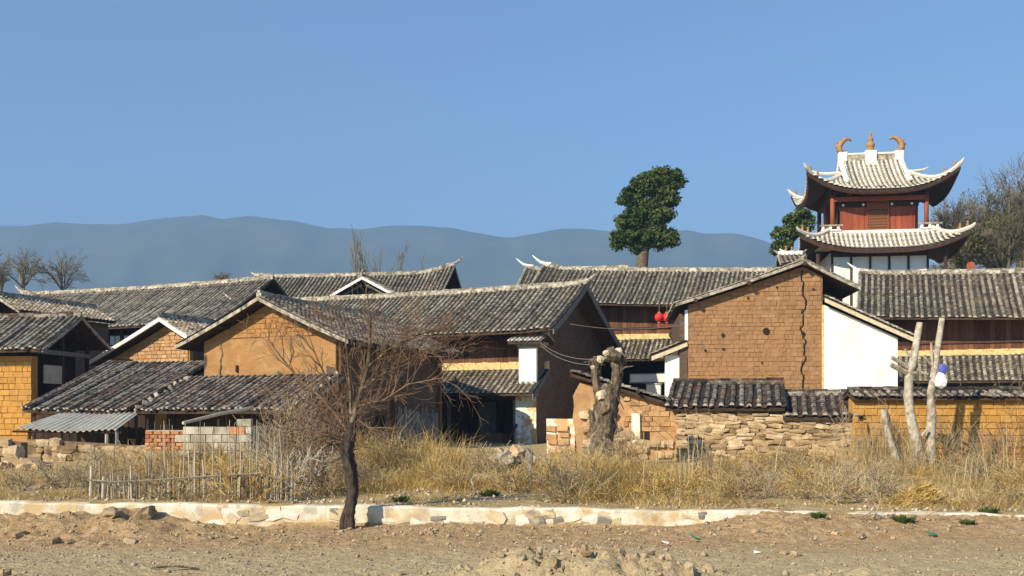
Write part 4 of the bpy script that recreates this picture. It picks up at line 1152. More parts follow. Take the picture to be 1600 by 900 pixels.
    # brackets under the eave
    for x in np.linspace(-3, 3, 7):
        mb = MB(); mb.box((x, -3.0, 16.65), (.35, .5, .25)); mb.box((x, -3.15, 16.9), (.6, .9, .16)); mb.build('bracket', M['wood'], T)
    bx(T, 'eave_core', -3.2, 3.2, -2.6, 2.6, 16.4, 17.4, 'wood')
    # pediments, main ridge, ornaments
    for sx in (-1, 1):
        mb = MB(); x = sx * 2.0
        mb.add([(x, -2.1, 18.0), (x, 2.1, 18.0), (x, 0, 19.6), (x - sx * .15, -2.1, 18.0), (x - sx * .15, 2.1, 18.0), (x - sx * .15, 0, 19.6)], [(0, 1, 2), (3, 5, 4), (0, 2, 5, 3), (1, 4, 5, 2), (0, 3, 4, 1)])
        mb.build('pediment', M['lime'], ro)
        for sy in (-1, 1):
            pts = [(sx * 2.02, sy * y, zf(sx * 1.9, sy * y) + .16) for y in np.linspace(0, 2.6, 8)] + [(sx * 2.1, sy * 2.85, zf(1.9, 2.85) + .3)]
            mb = MB(); mb.tube(pts, [.19] * 7 + [.17, .08], 6, .9); mb.build('descending_ridge', M['white'], ro)
        # side ridge spurs
        mb = MB(); mb.tube([(sx * 2.0, .2, 18.75), (sx * 2.9, .2, 18.72), (sx * 3.6, .2, 18.8), (sx * 3.95, .2, 19.0)], [.14, .13, .1, .04], 6, .8); mb.build('side_ridge', M['tile_pale'], ro)
        # curled fish ornament
        x = sx * 1.9; mb = MB()
        bx(ro, 'ornament_base', x - .28, x + .28, -.25, .25, 19.5, 20.15, 'white')
        sp_ = [(x, 0, 20.1), (x + sx * .22, 0, 20.35), (x + sx * .2, 0, 20.65), (x + sx * .02, 0, 20.9), (x - sx * .2, 0, 21.08), (x - sx * .45, 0, 21.1), (x - sx * .6, 0, 20.95)]
        mb.tube(sp_, [.26, .31, .29, .25, .2, .14, .07], 8, .5, flat=.7)
        for (q1, q2) in (((x + sx * .3, 0, 20.5), (x + sx * .5, 0, 20.72)), ((x + sx * .2, 0, 20.78), (x + sx * .38, 0, 21.02)), ((x - sx * .05, 0, 20.2), (x - sx * .3, 0, 20.35))): mb.tube([q1, q2], [.14, .03], 5, .4)
        mb.build('ridge_fish', M['gold'], ro, smooth=True)
    bx(ro, 'main_ridge', -1.95, 1.95, -.14, .14, 19.45, 19.95, 'lime'); bx(ro, 'ridge_coping', -1.98, 1.98, -.18, .18, 19.95, 20.06, 'white')
    mb = MB(); mb.b2(-.36, .36, -.3, .3, 19.0, 20.2, .5, 0, .03); mb.build('finial_base', M['white'], ro)
    mb = MB(); mb.lathe([(.3, 0), (.34, .08), (.2, .16), (.26, .3), (.32, .42), (.26, .55), (.13, .63), (.2, .74), (.22, .84), (.12, .95), (.06, 1.0), (.11, 1.1), (.1, 1.18), (.02, 1.4)], (0, 0, 20.2), 12); mb.build('finial', M['gold'], ro, smooth=True)
tower()

# ------------------------------------------------------------------ trees
def grow(store, p, d, L, r, lev, maxlev, rng, up=.12, wig=.16, nch=(3, 5), spread=(.5, .95), lenf=(.55, .8), radf=.55, segs=4, minr=.012, first=.3):
    p = Vector(p); d = Vector(d).normalized(); pts = [p.copy()]; rad = [r]
    for i in range(segs):
        d = (d + Vector((rng.gauss(0, wig), rng.gauss(0, wig), rng.gauss(0, wig) + up))).normalized()
        p = p + d * L / segs; pts.append(p.copy()); rad.append(max(minr, r * (1 - .62 * (i + 1) / segs)))
    store[min(lev, len(store) - 1)].tube(pts, rad, 6 if lev == 0 else (4 if lev == 1 else 3), rng.random(), 0, caps=False)
    if lev >= maxlev: return
    for k in range(rng.randint(*nch)):
        t = first + (1 - first) * (k + rng.random()) / nch[1]; t = min(t, .98)
        i = min(int(t * segs), segs - 1); q_ = pts[i].lerp(pts[i + 1], t * segs - i)
        dd = (pts[i + 1] - pts[i]).normalized(); o = dd.orthogonal().normalized(); o.rotate(Matrix.Rotation(rng.uniform(0, 2 * PI), 3, dd))
        a = rng.uniform(*spread); nd = dd * math.cos(a) + o * math.sin(a)
        grow(store, q_, nd, L * rng.uniform(*lenf), max(minr, rad[i] * radf), lev + 1, maxlev, rng, up, wig, nch, spread, lenf, radf, max(3, segs - 1), minr, .2)
def bare_tree(name, base, H, r, label, seed, m1='twigfar', m2='twigfar', cat='tree', group=None, **kw):
    rng = random.Random(seed); t = empty(name, base, 0, label, cat, group)
    st = [MB(), MB()]
    args = dict(up=.06, maxlev=4, nch=(4, 6), minr=.02, trunk=.32, dir=(0, 0, 1)); args.update(kw); tr = args.pop('trunk'); dr = args.pop('dir'); ml = args.pop('maxlev'); 
    grow(st, (0, 0, -.1), dr, H * tr * 1.5, r, 0, ml, rng, lenf=args.pop('lenf', (.6, .85)), **args)
    zm = max(v[2] for v in st[1].v); f_ = H / zm
    for s_ in st: s_.v = [(v[0] * f_, v[1] * f_, v[2] * f_) for v in s_.v]
    st[0].build('trunk', M[m1], t, smooth=True); st[1].build('crown', M[m2], t)
    return t
def crown_tree(name, px, Y, py_fork, py_top, halfw, label, seed, limbs=7, m='twigfar', lev=3, r=.28, minr=.02, group=None, nch=(4, 6), up=.05):
    rng = random.Random(seed); t = empty(name, (PX(px, Y), Y, .4), 0, label, 'tree', group)
    zf_ = PZ(py_fork, Y) - .4; zt = PZ(py_top, Y) - .4; ch = zt - zf_; hw = halfw * Y / F
    st = [MB(), MB()]
    st[0].tube([(0, 0, -.2), (rng.uniform(-.3, .3), 0, zf_ * .5), (rng.uniform(-.2, .2), 0, zf_ * .8), (0, 0, zf_)], [r * 1.3, r * 1.1, r, r * .8], 8, .5)
    for k in range(limbs):
        a = 2 * PI * k / limbs + rng.uniform(-.4, .4); s = rng.uniform(.15, .95)
        d = Vector((math.cos(a) * hw * s, math.sin(a) * hw * s, ch * (1.05 - .45 * s * s)))
        grow([st[0], st[0], st[1]], (0, 0, zf_ - rng.uniform(0, .15) * ch), d, d.length * .72, r * rng.uniform(.35, .6), 1, 1 + lev, rng, up=up, wig=.13, nch=nch, spread=(.35, .8), lenf=(.42, .62), radf=.5, segs=5, minr=minr, first=.25)
    st[0].build('trunk', M['twigfar'], t, smooth=True); st[1].build('crown', M[m], t)
    return t
def leaf_crown(parent, lobes, n_cl, n_leaf, size, m, seed, name='crown', crad=.55):
    rng = np.random.default_rng(seed); V = []; tot = 0
    C = []
    w = np.array([l[3] * l[4] * l[5] for l in lobes]); w = w ** .8 / (w ** .8).sum()
    for k in range(n_cl):
        l = lobes[rng.choice(len(lobes), p=w)]
        v = rng.normal(size=3); v /= np.linalg.norm(v); rr = rng.uniform(.35, 1) ** .5
        C.append(np.array(l[:3]) + v * rr * np.array(l[3:6]))
    for cpos in C:
        cr = crad * rng.uniform(.6, 1.3)
        v = rng.normal(size=(n_leaf, 3)); v /= np.linalg.norm(v, axis=1)[:, None]
        pos = cpos + v * (rng.random((n_leaf, 1)) ** .4) * cr * np.array([1.1, 1.1, .75])
        a = rng.normal(size=(n_leaf, 3)); a /= np.linalg.norm(a, axis=1)[:, None]
        b = np.cross(a, rng.normal(size=(n_leaf, 3))); b /= np.linalg.norm(b, axis=1)[:, None]
        s = size * rng.uniform(.5, 1.3, (n_leaf, 1))
        V.append(np.stack([pos - a * s, pos - b * s * .45, pos + a * s, pos + b * s * .45], 1))
    V = np.concatenate(V); n = len(V)
    me = np_mesh(name, V.reshape(-1, 3), [np.arange(n * 4).reshape(n, 4)], M[m], np.repeat(rng.random(len(C)), n_leaf) * .6 + rng.random(n) * .4)
    return link(name, me, parent)

# cypress behind the wide house
Yc = 84; k = Yc / F
base = (PX(1004, Yc), Yc, .4)
t = empty('cypress_tree', base, 0, 'lone dark green cypress with leaning windswept crown on a bare trunk', 'tree')
mb = MB(); zz = lambda py: PZ(py, Yc) - .4; xx = lambda px: (px - 1004) * k
mb.tube([(0, 0, -.2), (0, 0, zz(440)), (xx(1003), 0, zz(415)), (xx(1006), 0, zz(390)), (xx(1012), .2, zz(350)), (xx(1020), .1, zz(310)), (xx(1030), 0, zz(275))], [.75, .62, .5, .45, .35, .22, .08], 9)
mb.build('trunk', M['barkgrey'], t, smooth=True)
rng = random.Random(2); mb = MB()
for (px, py) in ((970, 372), (1045, 368), (975, 310), (1055, 300), (990, 390), (1040, 270), (1000, 350), (1050, 330), (985, 330)):
    y0 = min(395, py + 25); mb.tube([(xx(1008), 0, zz(y0)), ((xx(px) + xx(1008)) / 2, rng.uniform(-.7, .7), zz(py + 10)), (xx(px), rng.uniform(-1.5, 1.5), zz(py))], [.16, .1, .04], 5)
mb.build('branch', M['barkgrey'], t)
def lb(px, py, rx, rz, y=0, ry=None): return (xx(px), y, zz(py), rx * k, (ry or rx * .9) * k, rz * k)
leaf_crown(t, [lb(1032, 272, 14, 12), lb(1010, 290, 24, 16), lb(985, 308, 20, 14), lb(1052, 285, 14, 16), lb(1040, 308, 22, 16), lb(1015, 325, 20, 12), lb(995, 334, 22, 12), lb(1032, 335, 20, 12), lb(1058, 278, 12, 10), lb(1022, 282, 22, 14), lb(968, 380, 12, 8), lb(1050, 376, 12, 8),
               lb(985, 350, 24, 14), lb(1020, 348, 24, 14), lb(972, 368, 14, 14), lb(1005, 372, 30, 14), lb(1043, 370, 15, 11), lb(1030, 380, 14, 9), lb(998, 388, 12, 7)], 860, 40, .17, 'leaf', 5, crad=.38)
# pine by the tower
Yc = 80; k = Yc / F
t = empty('pine_tree', (PX(1232, Yc), Yc, .4), 0, 'open-crowned green pine half hidden beside the tower', 'tree')
xx = lambda px: (px - 1232) * k; zz = lambda py: PZ(py, Yc) - .4
mb = MB(); mb.tube([(0, 0, -.2), (xx(1230), 0, zz(420)), (xx(1236), 0, zz(380)), (xx(1250), 0, zz(340))], [.4, .3, .22, .08], 7)
for (px, py) in ((1210, 368), (1215, 355), (1262, 330), (1240, 345), (1222, 388), (1255, 360)): mb.tube([(xx(1238), 0, zz(py + 18)), (xx(px), 0, zz(py))], [.12, .04], 4)
mb.build('trunk', M['bark'], t)
leaf_crown(t, [lb(1254, 332, 14, 8), lb(1236, 345, 12, 8), lb(1213, 364, 8, 8), lb(1228, 360, 14, 9), lb(1222, 382, 14, 9), lb(1245, 360, 14, 10), lb(1215, 392, 9, 6), lb(1262, 348, 10, 12)], 130, 42, .16, 'leaf', 6, crad=.32)

for i, (px, fk, tp_, hw, lab) in enumerate([(36, 446, 384, 44, 'spreading bare grey tree beyond the long tiled roof'), (98, 452, 396, 50, 'rounded bare grey tree leaning over the long ridge'),
                                           (2, 455, 402, 24, 'thin bare tree at the end of the long tiled roof'), (345, 455, 424, 34, 'faint bare tree top showing just above the long roof')]):
    crown_tree('bare_tree', px, 92 + i * 2, fk, tp_, hw, lab, 20 + i, limbs=8, nch=(4, 5), up=.02, r=.2, minr=.013)
for i, (px, Y, top) in enumerate([(588, 84, 345), (566, 86, 368), (606, 85, 372), (626, 88, 385)]):
    bare_tree('poplar', (PX(px, Y), Y, .4), PZ(top, Y) - .4, .22, ['tall bare poplar spire rising above the middle ridge', 'shorter bare poplar on the valley side of the tall spire', 'slender bare poplar next to the tall spire', 'small bare poplar by the curled ridge end'][i], 40 + i,
              m2='twigfar', up=.25, nch=(5, 7), spread=(.2, .5), trunk=.55, minr=.019, wig=.08, maxlev=3, lenf=(.3, .5))
for i, (px, Y, fk, top, hw, lab) in enumerate([(1488, 88, 420, 318, 44, 'olive-tinted bare tree close behind the tower'), (1545, 92, 420, 282, 60, 'tallest bare tree on the hall side of the tower'), (1596, 90, 420, 262, 60, 'wide bare tree farthest from the tower'),
                                       (1570, 82, 430, 328, 55, 'lower greenish tree in front of the tall bare ones'), (1512, 80, 430, 352, 40, 'bushy brown tree right above the hall ridge'), (1650, 88, 420, 300, 50, 'bare tree at the far end of the hall')]):
    t = crown_tree('bare_tree', px, Y, fk, top, hw, lab, 70 + i, limbs=9, nch=(5, 7), r=.4, minr=.02)
    zm_ = PZ((fk * .4 + top * .6), Y) - .4; hh_ = (fk - top) * Y / F
    leaf_crown(t, [(0, 0, zm_, hw * Y / F * .8, hw * Y / F * .8, hh_ * .38)], 70 if i < 3 else 170, 14, .11, 'leafo', 80 + i, name='sparse_leaves', crad=.7)

def gnarl(name, pts, rad, sides, m, seed, amp=.18):
    rng = random.Random(seed); P2 = []; R2 = []; sub = 7
    for i in range(len(pts) - 1):
        for s in range(sub): P2.append(Vector(pts[i]).lerp(Vector(pts[i + 1]), s / sub)); R2.append((rad[i] * (1 - s / sub) + rad[i + 1] * s / sub) * rng.uniform(1 - amp * .6, 1 + amp * .6))
    P2.append(Vector(pts[-1])); R2.append(rad[-1])
    sides = sides * 2; mb_ = MB(); mb_.tube(P2, R2, sides, .5); n = len(P2); out = []
    for i in range(n):
        for k in range(sides):
            v = Vector(mb_.v[i * sides + k]); a = 2 * PI * k / sides; h = P2[i].z
            f1 = float(vnoise(np.array(math.cos(a) * 3 + 9 + h * .5), np.array(math.sin(a) * 3 + h * 1.1 + seed), seed)); f2 = float(vnoise(np.array(a * 2.6), np.array(h * 3. + seed), seed + 2))
            out.append(tuple(P2[i] + (v - P2[i]) * (1 + amp * 1.9 * (f1 - .5) + amp * 1.1 * (f2 - .5))))
    mb_.v = out
    return mb_
# crooked bare tree in front of the roadside wall
Yt = 15.75
t = empty('roadside_tree', (PX(545, Yt), Yt, 0), 0, 'crooked bare tree with dark trunk standing against the roadside wall', 'tree')
c0 = Vector(t.location)
def Q(px, py, dy=0.): return P(px, py, Yt + dy) - c0
mb = MB()
mb = gnarl('trunk', [Q(545, 834), Q(546, 800), Q(552, 765, .02), Q(548, 735, .05), Q(541, 705, .05), Q(546, 680, .05), Q(549, 660, .05)], [.10, .09, .085, .095, .10, .085, .07], 9, 'bark', 3, .22)
mb.tube([Q(535, 835, -.05), Q(535, 812, -.03), Q(542, 785)], [.05, .045, .02], 6, .5)
mb.build('trunk', M['bark'], t, smooth=True)
rng = random.Random(17)
main = [([(548, 665), (556, 630), (567, 605), (574, 570), (577, 530), (579, 490)], .055, 'barkgrey'), ([(568, 607), (590, 590), (625, 568), (660, 552), (690, 545), (720, 540)], .038, 'barkgrey'),
        ([(548, 665), (546, 625), (545, 580), (541, 535), (536, 505)], .028, 'barkgrey'), ([(546, 680), (525, 650), (500, 620), (470, 595), (440, 560), (420, 530)], .034, 'twigred'),
        ([(552, 650), (575, 668), (600, 690), (620, 720)], .022, 'twigred'), ([(549, 655), (520, 610), (495, 560), (480, 515)], .024, 'twigred'), ([(556, 635), (600, 625), (640, 600), (690, 590)], .022, 'twigred'),
        ([(574, 575), (610, 545), (650, 525), (690, 512)], .022, 'barkgrey'), ([(546, 690), (510, 680), (470, 672), (430, 668)], .022, 'twigred'), ([(544, 700), (505, 640), (455, 620), (425, 610)], .02, 'twigred')]
tw = [MB(), MB()]
for j, (ps, r0, mm) in enumerate(main):
    pts = []; dep = rng.uniform(-.5, .5)
    for i, (a, b) in enumerate(ps): pts.append(Q(a + rng.uniform(-2, 2), b, .05 + dep * i / len(ps)))
    rad = [r0 * (1 - .75 * i / (len(pts) - 1)) for i in range(len(pts))]
    mb = MB(); mb.tube(pts, rad, 6, .5, caps=False); mb.build('branch', M[mm], t, smooth=True)
    for i in range(1, len(pts)):
        for q_ in range(7 if j in (1, 6, 7) else 4):
            f_ = rng.random(); p0 = pts[i - 1].lerp(pts[i], f_); d = (pts[i] - pts[i - 1]).normalized()
            o = Vector((rng.gauss(0, 1), rng.gauss(0, .8), rng.gauss(.25, .8))).normalized()
            right = 1 if j in (1, 6, 7) else 0
            grow([tw[0]], p0, d * .8 + o * .7, rng.uniform(.28, .62) * (1.15 if right else 1), .0075, 1, 3, rng, up=.05, wig=.2, nch=(2, 4), spread=(.3, .8), lenf=(.45, .75), radf=.6, segs=4, minr=.0028)
tw[0].build('twigs', M['twigred'], t)

# pollarded trunk beside the ruin
Yt = 26.5
t = empty('pollarded_tree', (PX(938, Yt), Yt, .38), 0, 'thick gnarled pollarded trunk with two knobbly stubs before the ruined house', 'tree')
c0 = Vector(t.location)
def Q(px, py, dy=0.): return P(px, py, Yt + dy) - c0
gnarl('trunk', [Q(936, 742), Q(938, 715), Q(941, 680), Q(944, 650), Q(950, 618), Q(952, 600)], [.42, .34, .29, .29, .27, .16], 12, 'barkgrey', 4).build('trunk', M['barkgrey'], t, smooth=True)
for ps, rd in (([Q(942, 650), Q(934, 618), Q(930, 590), Q(931, 572)], [.17, .12, .11, .13]), ([Q(952, 635), Q(961, 605), Q(965, 580), Q(962, 556)], [.22, .17, .15, .17]), ([Q(940, 690), Q(926, 660, -.1), Q(921, 640, -.1)], [.12, .09, .03])):
    gnarl('stub', ps, rd, 9, 'barkgrey', 7).build('stub', M['barkgrey'], t, smooth=True)
rng = random.Random(9)
for (px, py, s, mm) in ((930, 566, .22, 'barkgrey'), (938, 562, .15, 'cutwood'), (928, 572, .14, 'cutwood'), (947, 552, .13, 'cutwood'), (960, 556, .26, 'barkgrey'), (970, 560, .2, 'barkgrey'), (955, 549, .18, 'barkgrey'), (966, 550, .16, 'cutwood'), (975, 566, .12, 'barkgrey'), (966, 583, .12, 'cutwood'), (940, 617, .2, 'cutwood'), (945, 640, .3, 'barkgrey')):
    o = link('knob', rng.choice(stone_meshes(mm, sph=.7)), t, Q(px, py, rng.uniform(-.2, .05)), (rng.random() * 3, rng.random() * 3, 0), (s * 1.2, s * 1.2, s))
mb = MB()
for (a, b) in (((965, 583), (990, 572)), ((962, 560), (985, 556)), ((930, 572), (912, 566)), ((950, 600), (975, 640)), ((945, 650), (925, 690)), ((955, 640), (968, 680))): mb.tube([Q(*a), Q((a[0] + b[0]) / 2, (a[1] + b[1]) / 2 - 4, -.2), Q(b[0], b[1], -.25)], [.03, .025, .012], 5, rng.random())
mb.build('shoots', M['barkgrey'], t)

# lopped pale tree before the ochre wall
Yt = 26.0
t = empty('lopped_tree', (PX(1444, Yt), Yt, .3), 0, 'pale lopped tree with two bare upright stems before the ochre wall', 'tree')
c0 = Vector(t.location)
for ps, rd in (([Q(1441, 752), Q(1438, 720), Q(1431, 690), Q(1423, 655), Q(1419, 620), Q(1420, 590), Q(1428, 560), (Q(1437, 504))], [.2, .17, .15, .12, .11, .105, .10, .075]),
               ([Q(1448, 750, .1), Q(1455, 715, .1), Q(1453, 680, .12), Q(1456, 650, .12), Q(1454, 615, .12), Q(1462, 565, .15), Q(1472, 497, .15)], [.15, .13, .13, .11, .085, .085, .07])):
    gnarl('stem', ps, rd, 9, 'barkpale', 12, .07).build('stem', M['barkpale'], t, smooth=True)
for ps, rd in (([Q(1424, 578), Q(1408, 567, -.1), Q(1393, 558, -.2)], [.06, .055, .05]), ([Q(1423, 586), Q(1408, 578, -.05), Q(1392, 570, -.1)], [.07, .07, .06]), ([Q(1426, 574), Q(1440, 582), Q(1450, 585)], [.05, .04, .03]),
               ([Q(1458, 580, .1), Q(1456, 555, .1), Q(1455, 535, .1)], [.045, .035, .025]), ([Q(1428, 562), Q(1418, 552), Q(1414, 545)], [.03, .025, .015]), ([Q(1456, 572, .1), Q(1446, 560), Q(1441, 556)], [.03, .025, .02]), ([Q(1421, 585), Q(1432, 582, -.2)], [.05, .04]),
               ([Q(1432, 690), Q(1450, 670, -.1)], [.05, .03])):
    mb = MB(); mb.tube(ps, rd, 6, .5); mb.build('cut_branch', M['barkpale'], t)
def leaning(name, ps, rd, label, Y, m='barkpale'):
    b0 = P(*ps[0], Y); b0.z = float(gz(b0.x, b0.y)); t = empty(name, b0, 0, label, 'trunk')
    gnarl('stem', [P(a, b, Y) - b0 for (a, b) in ps], rd, 8, m, 5, .06).build('stem', M[m], t, smooth=True)
leaning('sapling_stump', [(1408, 750), (1400, 715), (1388, 680), (1380, 640)], [.1, .085, .075, .07], 'short pale leaning stump left of the lopped tree', 25.5)
leaning('sapling_stump', [(1405, 745), (1398, 700), (1390, 660), (1384, 640)], [.05, .05, .045, .04], 'thin grey stump tucked behind the leaning pale one', 26.3, 'barkgrey')
leaning('sapling_stump', [(1366, 735), (1362, 700), (1355, 660)], [.04, .035, .025], 'thin grey sapling stem near the corner of the stone shed', 26.3, 'barkgrey')

# ------------------------------------------------------------------ fence
f = empty('stick_fence', (PX(300, 17), 17, float(gz(PX(300, 17), 17.))), 0, 'rickety fence of bleached sticks tied to a bent rail', 'fence')
c0 = Vector(f.location)
def Q(px, py, dy=0.): return P(px, py, 17 + dy) - c0
rng = random.Random(22)
px = 145.
while px < 462:
    big = rng.random() < .14; r_ = rng.uniform(.006, .013) * (1.7 if big else 1)
    topy = 752 - 12 * float(sst(200, 380, px)) + rng.uniform(-14, 8) - (18 if big else 0)
    if px > 370 and rng.random() < .5: topy -= rng.uniform(10, 90)
    if 222 < px < 400 and rng.random() < .62: topy -= rng.uniform(15, 95)
    topy = max(topy, 655 + rng.uniform(-8, 12)); ln = rng.uniform(-6, 6); dy = rng.uniform(-.04, .06)
    mb = MB(); p0, p1 = Q(px, 800, dy), Q(px + ln, topy, dy + rng.uniform(-.05, .1)); md = p0.lerp(p1, .55) + Vector((rng.gauss(0, .012), 0, 0))
    mb.tube([p0, md, p1], [r_, r_ * .95, r_ * .65], 5, rng.random()); mb.build('stick', M['stick'], f)
    px += rng.uniform(1.5, 4.2)
mb = MB(); mb.tube([Q(140, 750, -.04), Q(180, 753, -.05), Q(225, 751, -.05), Q(270, 748, -.04), Q(330, 744, -.05), Q(380, 741, -.05), Q(410, 739, -.06), Q(432, 747, -.06), Q(455, 762, -.06)], [.013, .017, .016, .015, .017, .016, .018, .016, .01], 6, .6); mb.build('rail', M['stick'], f)
for (a, tp_) in ((141, 728), (160, 745), (205, 742), (318, 742), (372, 738), (455, 742)):
    mb = MB(); mb.tube([Q(a, 802), Q(a + 2, tp_)], [.026, .022], 6, .5); mb.build('fence_post', M['stick'], f)

# ------------------------------------------------------------------ dry grass, weeds, brush
def blades(name, specs, m, seed):
    """specs: (n, px0, px1, Y0, Y1, h0, h1, width, lean, clump)"""
    rg = np.random.default_rng(seed); Vs = []; Rn = []
    for (n, a, b, y0, y1, h0, h1, w, lean, cl) in specs:
        nc = max(1, n // 14)
        cy = y0 + (y1 - y0) * rg.random(nc); cx = (rg.uniform(a, b, nc) - 800) * cy / F; ch = rg.uniform(.55, 1.25, nc); caz = rg.uniform(0, 2 * PI, nc)
        ci = rg.integers(0, nc, n)
        X = cx[ci] + rg.normal(0, cl, n); Y = cy[ci] + rg.normal(0, cl, n)
        keep = Y > 16.36
        X, Y, ci = X[keep], Y[keep], ci[keep]; n = len(X)
        Z = gz(X, Y) - .02
        fld = .14 + 1.6 * sst(.3, .66, fbm(X * .6 + 9, Y * .7, 60)) * (.7 + .6 * vnoise(X * 1.7, Y * 1.7, 61)); H = rg.uniform(h0, h1, n) * ch[ci] * fld * .85; az = caz[ci] + rg.normal(0, 1.2, n); ln = np.abs(rg.normal(0, lean, n)) + lean * .3
        dx, dy = np.cos(az), np.sin(az); wv = rg.uniform(.6, 1.4, n) * w / 2
        fa = rg.uniform(0, PI, n); sx, sy = np.cos(fa) * wv, np.sin(fa) * wv
        B = np.stack([X, Y, Z], -1); S_ = np.stack([sx, sy, 0 * sx], -1)
        Mid = B + np.stack([dx * ln * H * .3, dy * ln * H * .3, H * .58], -1)
        Tip = B + np.stack([dx * ln * H, dy * ln * H, H * np.clip(1 - .35 * ln, .35, 1)], -1)
        Vs.append(np.stack([B - S_, B + S_, Mid + S_ * .8, Mid - S_ * .8, Tip], 1)); Rn.append(np.clip(rg.normal(.5, .25, n) + (ch[ci] - .9) * .3, 0, 1))
    V = np.concatenate(Vs); n = len(V); Rn = np.concatenate(Rn); i = np.arange(n)[:, None] * 5
    me = np_mesh(name, V.reshape(-1, 3), [np.concatenate([i, i + 1, i + 2, i + 3], 1), np.concatenate([i + 3, i + 2, i + 4], 1)], M[m], np.concatenate([Rn, Rn]))
    return link(name, me)
g1 = blades('dry_grass', [
    (7500, 560, 705, 17.5, 26, .25, .72, .010, .95, .24), (4200, 690, 840, 17.2, 25, .12, .38, .010, 1.0, .2), (6500, 825, 1010, 17.2, 25, .2, .6, .010, 1.1, .25),
    (4200, 985, 1190, 17, 25, .12, .42, .010, .9, .25), (3600, 1180, 1380, 16.8, 25, .06, .2, .010, 1., .25), (3600, 1370, 1800, 16.8, 24, .08, .26, .010, 1., .25), (2500, -260, 0, 16.8, 25, .08, .3, .010, 1., .25),
    (1600, -20, 160, 17, 24, .06, .2, .010, 1., .25), (1500, 150, 480, 17.2, 24, .06, .22, .010, .8, .2), (1500, 560, 720, 22, 28, .5, 1.0, .012, .6, .25), (1500, 850, 990, 22, 26, .3, .7, .011, .9, .25),
    (7000, 480, 1640, 16.5, 26, .10, .26, .011, 2.2, .3), (3400, -260, 480, 16.5, 24, .08, .2, .011, 2.2, .3)], 'grass', 1)
tag(g1, 'golden dry grass growing over the ground behind the roadside wall', 'grass', kind='stuff')
g2 = blades('dry_weeds', [
    (1300, -30, 150, 17.5, 22, .08, .3, .012, .9, .3), (1500, 150, 420, 17.3, 25, .15, .5, .011, .5, .25), (1600, 400, 560, 17, 24, .2, .8, .013, .5, .3), (1700, 690, 860, 18, 27, .1, .45, .013, .8, .3), (1800, 840, 1080, 17.5, 26, .15, .6, .012, .6, .3),
    (2200, 1150, 1400, 17.5, 26, .06, .3, .011, .9, .3), (1500, 1340, 1640, 20, 27.3, .12, .6, .011, .6, .3), (900, 1330, 1440, 24, 27.4, .4, 1.2, .013, .3, .2), (500, 1180, 1340, 24, 28, .1, .3, .011, .8, .3),
    (1400, -30, 480, 16.5, 17.6, .03, .12, .01, .8, .2), (1800, 480, 1640, 16.5, 17.8, .03, .14, .01, .8, .2), (7500, 480, 1640, 16.5, 27, .10, .28, .012, 2.4, .3), (2600, -30, 480, 16.5, 25, .08, .26, .012, 2.4, .3)], 'weed', 2)
tag(g2, 'grey-brown dead weeds tangled below the village walls', 'weeds', kind='stuff')
g3 = blades('straw_stalks', [
    (130, 1000, 1190, 18, 25, .6, 1.25, .014, .15, .25), (60, 880, 1010, 18, 24, .5, .9, .013, .4, .3), (90, 1350, 1620, 20, 27, .5, 1.1, .013, .2, .3), (70, 570, 720, 18, 26, .5, .9, .012, .4, .3),
    (1600, 1300, 1640, 16.6, 19.5, .04, .14, .014, .95, .3), (100, 400, 540, 17, 22, .6, 1.3, .013, .2, .3), (70, 1200, 1340, 18, 26, .4, .8, .012, .35, .3)], 'straw', 3)
tag(g3, 'pale upright straw stalks standing out of the dead weeds', 'straw', kind='stuff')

def bush(px, Y, H, n, seed, label, m='twig', wide=.5, lev=2, group=None, name='dead_shrub', r=.012):
    X = PX(px, Y); z = float(gz(X, Y)); t = empty(name, (X, Y, z), 0, label, 'shrub', group)
    rng = random.Random(seed); st = [MB()]
    for k in range(n):
        d = Vector((rng.gauss(0, wide), rng.gauss(0, wide * .8), 1))
        grow(st, (rng.gauss(0, .18), rng.gauss(0, .18), -.05), d, H * rng.uniform(.55, 1.05), r * rng.uniform(.6, 1.2), 1, 1 + lev, rng, up=.03, wig=.17, nch=(3, 5), spread=(.3, .8), lenf=(.4, .7), radf=.6, segs=4, minr=.0042)
    st[0].build('stems', M[m], t)
    return t
bush(430, 19.5, 1.5, 20, 1, 'tall leafless thicket at the end of the stick fence', 'twig', .38)
bush(475, 20.5, 1.55, 20, 2, 'reddish leafless thicket between the stick fence and the crooked tree', 'twigred', .4)
bush(512, 18.5, 1.2, 18, 3, 'low tangled shrub beside the crooked tree trunk', 'twigred', .5)
bush(455, 18, .95, 14, 4, 'small grey shrub leaning over the last fence posts', 'stick', .45)
bush(500, 22.5, 1.9, 18, 5, 'high brown thicket in the shade of the orange house', 'twigred', .42)
bush(100, 19.0, .55, 24, 6, 'rounded grey dead bush in front of the rubble wall', 'twig', .8)
bush(132, 18.0, .6, 18, 7, 'dead bush gathered at the first fence post', 'twig', .6)
bush(45, 18.5, .36, 14, 8, 'low dead bush below the stack of square stones', 'twig', .8)
bush(610, 24, .9, 14, 9, 'dry bush growing out of golden grass by the dark side wall', 'twig', .6)
bush(905, 24, .8, 16, 10, 'dead bush at the foot of the pollarded trunk', 'twig', .6)
bush(985, 24.5, .9, 14, 11, 'dead bush in front of the ruined house niche', 'twig', .5)
bush(1340, 26.5, 1.3, 12, 12, 'wispy dead bush at the joint of stone shed and ochre wall', 'twig', .35)
bush(1400, 26.7, 1.3, 14, 13, 'brown dead bush around the leaning stumps', 'twig', .4)
bush(1475, 26.6, 1.2, 16, 14, 'climbing dead weeds behind the lopped tree stems', 'twig', .35)
bush(1535, 26.8, 1.05, 16, 15, 'dead bush against the ochre wall past the trunk shadow', 'twig', .45)
bush(1580, 26.5, 1.25, 16, 16, 'dense dead bush at the outer stretch of ochre wall', 'twigred', .4)
